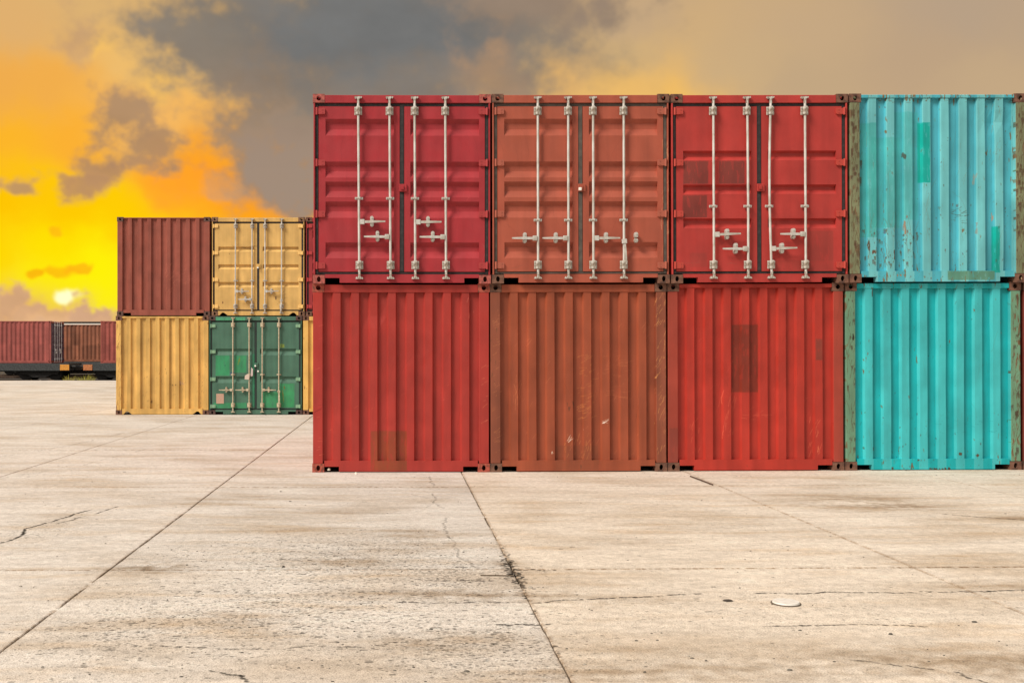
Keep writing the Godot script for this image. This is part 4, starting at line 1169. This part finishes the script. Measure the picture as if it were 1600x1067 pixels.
	container("shipping_container", "scarlet container with three dark repaint squares on its closed doors", front, Vector3(4.965, y + 0.004, -14.0), {"mat": m, "cast": rusty, "roll": roll,
		"door": {"hinge": plain(srgb(176, 64, 54), 0.5), "channels": slots, "bars": straight.call([[0.575, 0.578], [1.04, 1.048, 0.004], [1.362, 1.37, -0.024], [1.832, 1.838]]), "guide": 1.05, "handles": [[0.66, 1, 0.18, 0.03], [0.465, -1, 0.175, 0.0], [0.465, 1, 0.16, 0.03], [0.665, -1, 0.17, 0.0]]}})
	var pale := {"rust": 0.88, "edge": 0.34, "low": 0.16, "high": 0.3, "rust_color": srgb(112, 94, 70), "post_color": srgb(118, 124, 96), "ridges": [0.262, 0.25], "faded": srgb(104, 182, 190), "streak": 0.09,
		"rects": [[0.15, 0.62, 0.4, 2.2, srgb(58, 162, 158), 0.6], [0.3, 0.75, 0.72, 2.0, srgb(56, 160, 156), 0.45], [0.62, 0.86, 0.98, 2.35, srgb(58, 164, 164), 0.45], [0.96, 1.37, 1.12, 2.2, srgb(12, 158, 150), 0.95], [1.98, 0.13, 2.08, 0.77, srgb(10, 160, 150), 0.95], [1.35, 0.03, 2.0, 0.16, srgb(86, 130, 108), 0.85]],
		"scratches": [[90, 0.02, 0.15, 0.15, 2.5, srgb(78, 58, 40), 0.25, 0.06, 0.8], [90, 2.29, 0.15, 2.42, 2.5, srgb(84, 62, 44), 0.25, 0.08, 0.8], [70, 0.18, 0.2, 2.25, 2.4, srgb(120, 100, 78), 0.45, 0.0, 0.28], [50, 0.18, 0.15, 1.0, 0.8, srgb(110, 78, 56), 0.3, 0.0, 0.5], [18, 1.4, 0.8, 1.6, 1.0, srgb(70, 66, 56), 0.12, 0.85, 0.8], [20, 1.9, 1.6, 2.1, 2.4, srgb(120, 120, 106), 0.12, 0.1, 0.6], [24, 0.2, 2.46, 2.3, 2.56, srgb(90, 60, 42), 0.12, 0.9, 0.7]],
		"chips": [[90, 0.18, 0.2, 0.95, 0.75, srgb(84, 66, 52), 0.14], [90, 0.9, 0.2, 2.25, 1.3, srgb(88, 84, 74), 0.07], [50, 0.2, 1.2, 2.25, 2.45, srgb(84, 84, 74), 0.06], [14, 0.74, 0.65, 0.84, 0.95, srgb(140, 108, 90), 0.16], [90, 0.02, 0.15, 0.15, 2.45, srgb(74, 52, 38), 0.25], [90, 2.29, 0.15, 2.42, 2.45, srgb(74, 52, 38), 0.25], [60, 0.2, 0.02, 2.3, 0.16, srgb(92, 64, 44), 0.05], [90, 0.2, 2.5, 2.3, 2.58, srgb(84, 58, 42), 0.06]],
		"blots": [[0.76, 1.73, 0.035, 0.06, srgb(70, 70, 62), 0.8], [0.78, 0.78, 0.04, 0.12, srgb(150, 120, 100), 0.9], [0.28, 0.5, 0.02, 0.16, srgb(84, 60, 46), 0.9], [0.63, 0.4, 0.02, 0.16, srgb(76, 58, 46), 0.9], [0.33, 0.42, 0.05, 0.03, srgb(96, 62, 44), 0.9], [2.0, 0.9, 0.035, 0.06, srgb(168, 138, 122), 0.9], [1.85, 0.92, 0.02, 0.03, srgb(70, 52, 44), 0.9], [0.7, 0.1, 0.06, 0.02, srgb(160, 110, 70), 0.9], [2.02, 2.25, 0.012, 0.1, srgb(150, 150, 140), 0.9], [1.3, 1.33, 0.02, 0.05, srgb(80, 78, 70), 0.8], [1.75, 1.4, 0.03, 0.1, srgb(150, 140, 130), 0.6], [1.76, 0.7, 0.03, 0.12, srgb(140, 120, 110), 0.6]]}
	m = paint(9, srgb(72, 166, 184), pale)
	container("shipping_container", "pale peeling turquoise container with teal repaint strips, on top of the bright one", front, Vector3(7.42, y + 0.014, -14.0), {"mat": m, "cast": rusty, "roll": roll, "header": 0.058, "pitch": 0.25, "first": 0.25, "dents": [[2.02, 2.2, 0.12, 0.03]]})
	# --- far stack
	var z := -26.9
	m = paint(21, srgb(206, 166, 96), {"size": 320, "rust": 0.94, "edge": 0.16, "low": 0.1, "high": 0.1, "rust_color": srgb(120, 82, 46), "streak": 0.12, "scratches": [[40, 0.1, 0.1, 2.3, 1.1, srgb(96, 66, 40), 0.06, 0.3, 0.7], [60, 0.02, 0.1, 0.15, 2.4, srgb(120, 80, 44), 0.16, 0.1, 0.6], [16, 0.2, 0.3, 2.3, 2.3, srgb(150, 104, 56), 0.2, 0.05, 0.6]], "blots": [[1.55, 0.78, 0.22, 0.035, srgb(84, 60, 40), 0.9], [1.72, 0.82, 0.08, 0.06, srgb(186, 150, 120), 0.8], [1.3, 1.2, 0.02, 0.03, srgb(50, 40, 32), 1.0], [0.9, 0.35, 0.05, 0.06, srgb(110, 76, 44), 0.8]]})
	container("shipping_container", "yellow corrugated container with rust spots standing beside the green one", deep, Vector3(-6.19, 0, z), {"mat": m, "cast": rusty, "skew_notch": true, "header": 0.06})
	m = paint(22, srgb(74, 112, 96), {"size": 320, "rust": 1.08, "edge": 0.16, "low": 0.1, "rust_color": srgb(96, 90, 74), "rects": [[0.16, 1.02, 0.54, 1.56, srgb(54, 148, 100), 0.85], [0.66, 1.1, 0.98, 1.56, srgb(56, 146, 98), 0.8], [1.12, 0.2, 1.2, 1.6, srgb(52, 134, 100), 0.75], [1.39, 0.18, 2.22, 0.6, srgb(58, 146, 98), 0.85], [1.8, 0.2, 2.24, 0.82, srgb(60, 148, 98), 0.85], [0.1, 0.16, 0.98, 0.32, srgb(58, 142, 98), 0.85], [0.17, 2.42, 0.95, 2.56, srgb(76, 164, 122), 0.8], [1.85, 1.75, 1.98, 1.86, srgb(140, 160, 70), 0.9], [0.54, 1.02, 0.66, 1.12, srgb(42, 74, 110), 0.7]], "blots": [[0.78, 1.4, 0.05, 0.14, srgb(120, 130, 50), 0.8], [0.43, 1.29, 0.06, 0.02, srgb(34, 104, 80), 0.9], [1.95, 0.72, 0.05, 0.06, srgb(120, 84, 40), 0.9], [1.95, 0.5, 0.03, 0.24, srgb(140, 130, 60), 0.7]]})
	var dull := worn(srgb(196, 184, 160), srgb(150, 132, 108), 0.06, 0.6, 0.1, 2.0)
	c = container("shipping_container", "green container with bright green repaint patches standing on the concrete", deep, Vector3(-3.742, 0, z), {"mat": m, "cast": worn(srgb(86, 62, 58), srgb(52, 40, 38), 0.05, 0.7, 0.0, 2.5), "fittings": dull,
		"door": {"hinge": plain(srgb(130, 170, 140), 0.5), "seal": plain(srgb(44, 54, 52), 0.9), "channels": two, "bars": straight.call([[0.628, 0.628], [1.055, 1.055], [1.4, 1.395], [1.835, 1.83]]), "guide": 1.05, "handles": [[0.65, -1, 0.17, 0.0], [0.65, -1, 0.17, 0.0], [0.65, 1, 0.17, 0.0], [0.65, 1, 0.0, -1.5]], "hinge_y": [2.33, 1.65, 0.93, 0.22]}})
	var sheet := MB.new(9)
	sheet.box(Vector3(-0.1, -0.13, 0), Vector3(0.1, 0.13, 0.006), 0.002)
	put("notice_sheet", sheet.done(), worn(srgb(190, 160, 142), srgb(160, 116, 100), 0.12, 0.8, 0.0, 4.0), c, Vector3(0.285 - W / 2, 0.42, L / 2 - 0.017))
	var tag_mesh := MB.new(9)
	tag_mesh.prism(PackedVector2Array([Vector2(-0.06, -0.05), Vector2(0.05, -0.06), Vector2(0.07, 0.05), Vector2(0.02, 0.09), Vector2(-0.05, 0.05)]), 0.0, 0.012)
	put("paper_tag", tag_mesh.done(), plain(srgb(206, 188, 176), 0.8), c, Vector3(1.0 - W / 2, 0.98, L / 2 + 0.052))
	tag_mesh = MB.new(9)
	tag_mesh.prism(PackedVector2Array([Vector2(-0.03, -0.1), Vector2(0.03, -0.08), Vector2(0.035, 0.1), Vector2(-0.01, 0.14)]), 0.0, 0.012)
	put("paper_tag", tag_mesh.done(), plain(srgb(196, 180, 178), 0.8), c, Vector3(1.12 - W / 2, 1.1, L / 2 + 0.02))
	var white_seal := plain(srgb(236, 238, 232), 0.5)
	put("seal", seal.done(), white_seal, c, Vector3(1.215 - W / 2, 1.28, L / 2 + 0.026))
	put("seal", seal.done(), white_seal, c, Vector3(1.285 - W / 2, 1.14, L / 2 - 0.016))
	m = paint(23, srgb(222, 178, 100), {"size": 128, "rust": 0.96, "edge": 0.16, "rust_color": srgb(130, 90, 50)})
	container("shipping_container", "yellow corrugated container mostly hidden between the green and plain red ones", deep, Vector3(-1.285, 0, z), {"mat": m, "cast": rusty})
	m = paint(24, srgb(142, 78, 66), {"size": 320, "rust": 1.08, "edge": 0.14, "streak": 0.1, "rust_color": srgb(112, 70, 58), "scratches": [[20, 1.2, 0.6, 1.5, 1.4, srgb(206, 130, 106), 0.1, 0.4, 0.6], [26, 1.5, 0.8, 2.1, 1.2, srgb(196, 124, 104), 0.16, 0.7, 0.5], [14, 2.0, 1.2, 2.2, 1.5, srgb(112, 60, 52), 0.12, 0.2, 0.7], [20, 0.1, 0.1, 2.3, 2.4, srgb(196, 116, 96), 0.12, 0.1, 0.5]]})
	container("shipping_container", "reddish brown corrugated container on top of the rust spotted yellow one", deep, Vector3(-6.157, y, z), {"mat": m, "cast": worn(srgb(96, 66, 58), srgb(62, 46, 42), 0.05, 0.7, 0.0, 2.5), "header": 0.04})
	m = paint(25, srgb(208, 170, 104), {"size": 320, "rust": 1.08, "edge": 0.12, "low": 0.06, "rust_color": srgb(130, 92, 56), "scratches": [[40, 0.5, 0.1, 1.1, 0.4, srgb(186, 150, 110), 0.2, 0.95, 0.5], [20, 1.7, 0.3, 1.9, 0.7, srgb(100, 76, 56), 0.1, 0.7, 0.7], [14, 0.5, 1.75, 1.1, 1.9, srgb(110, 80, 50), 0.3, 1.0, 0.6]], "blots": [[0.45, 1.63, 0.06, 0.03, srgb(110, 76, 46), 0.8], [0.28, 0.35, 0.03, 0.03, srgb(110, 76, 46), 0.9], [1.7, 0.45, 0.04, 0.06, srgb(80, 62, 50), 0.9]]})
	c = container("shipping_container", "yellow container with closed doors on top of the green one", deep, Vector3(-3.675, y, z), {"mat": m, "cast": worn(srgb(128, 92, 68), srgb(76, 54, 46), 0.05, 0.7, 0.0, 2.5), "skew_notch": true,
		"door": {"hinge": plain(srgb(236, 196, 122), 0.5), "channels": slots, "bars": straight.call([[0.63, 0.625], [1.065, 1.06], [1.405, 1.4], [1.84, 1.835]]), "guide": 0.92, "handles": [[0.64, 1, 0.17, 0.0], [0.43, -1, 0.17, 0.0], [0.64, 1, 0.17, 0.02], [0.45, -1, 0.0, 1.5]]}})
	put("seal", seal.done(), white_seal, c, Vector3(1.215 - W / 2, 1.26, L / 2 + 0.03))
	m = paint(26, srgb(146, 50, 54), {"size": 128, "rust": 1.1, "edge": 0.14})
	container("shipping_container", "dark red container with closed doors squeezed behind the crimson one", deep, Vector3(-1.205, y, z), {"mat": m, "cast": rusty,
		"door": {"hinge": plain(srgb(176, 60, 62), 0.5), "channels": wide, "bars": straight.call([[0.63, 0.63], [1.05, 1.05], [1.4, 1.4], [1.82, 1.82]]), "guide": 1.1, "handles": [[0.8, 1, 0.17, 0.0], [0.62, -1, 0.17, 0.0], [0.8, 1, 0.17, 0.0], [0.62, -1, 0.17, 0.0]]}})


func _ready() -> void:
	# camera: eye height 1.66 m, the lens shifted so that the uprights stay upright
	var cam := Camera3D.new()
	cam.name = "camera"
	cam.projection = Camera3D.PROJECTION_FRUSTUM
	cam.keep_aspect = Camera3D.KEEP_HEIGHT
	cam.near = 0.1
	cam.far = 600.0
	cam.size = 0.1 * 1066.5 / 1600.0
	cam.frustum_offset = Vector2(167.0 / 1600.0 * 0.1, 15.5 / 1600.0 * 0.1)
	cam.position = Vector3(0, 1.66, 0)
	cam.rotation_degrees = Vector3(0, -0.4, 0)
	add_child(cam)
	cam.current = true
	var env := Environment.new()
	env.background_mode = Environment.BG_SKY
	env.sky = Sky.new()
	env.sky.sky_material = make_sky()
	env.background_energy_multiplier = 1.0 / EXPO
	env.tonemap_mode = Environment.TONE_MAPPER_LINEAR
	env.tonemap_exposure = EXPO
	env.sdfgi_enabled = true
	env.ssao_enabled = true
	env.ssil_enabled = true
	var we := WorldEnvironment.new()
	we.name = "world_environment"
	we.environment = env
	add_child(we)
	var sun := DirectionalLight3D.new()
	sun.name = "sun"
	sun.light_energy = 0.5
	sun.light_color = Color(1.0, 0.96, 0.90)
	sun.light_angular_distance = 19.0
	sun.shadow_enabled = true
	add_child(sun)
	sun.look_at_from_position(Vector3.ZERO, Vector3(0.62, -0.74, -0.42))
	# shared surfaces
	var rn := noise_bytes(900, 0.02, 5, 512, 512)
	for i in rn.size():
		rn[i] = clampi(150 + (rn[i] - 128) / 2, 0, 255)
	rough_map = ImageTexture.create_from_image(Image.create_from_data(512, 512, false, Image.FORMAT_L8, rn))
	zinc = worn(srgb(208, 208, 206), srgb(164, 158, 148), 0.03, 0.5, 0.15, 0.9)
	worn_zinc = worn(srgb(196, 194, 188), srgb(122, 106, 90), 0.05, 0.55, 0.15, 2.2)
	rubber = worn(srgb(44, 40, 42), srgb(30, 28, 30), 0.05, 0.75, 0.0, 2.0)
	dark_steel = worn(srgb(40, 38, 38), srgb(26, 24, 24), 0.05, 0.8)
	make_shared()
	build_ground()
	build_stacks()
	build_train()
	build_small()
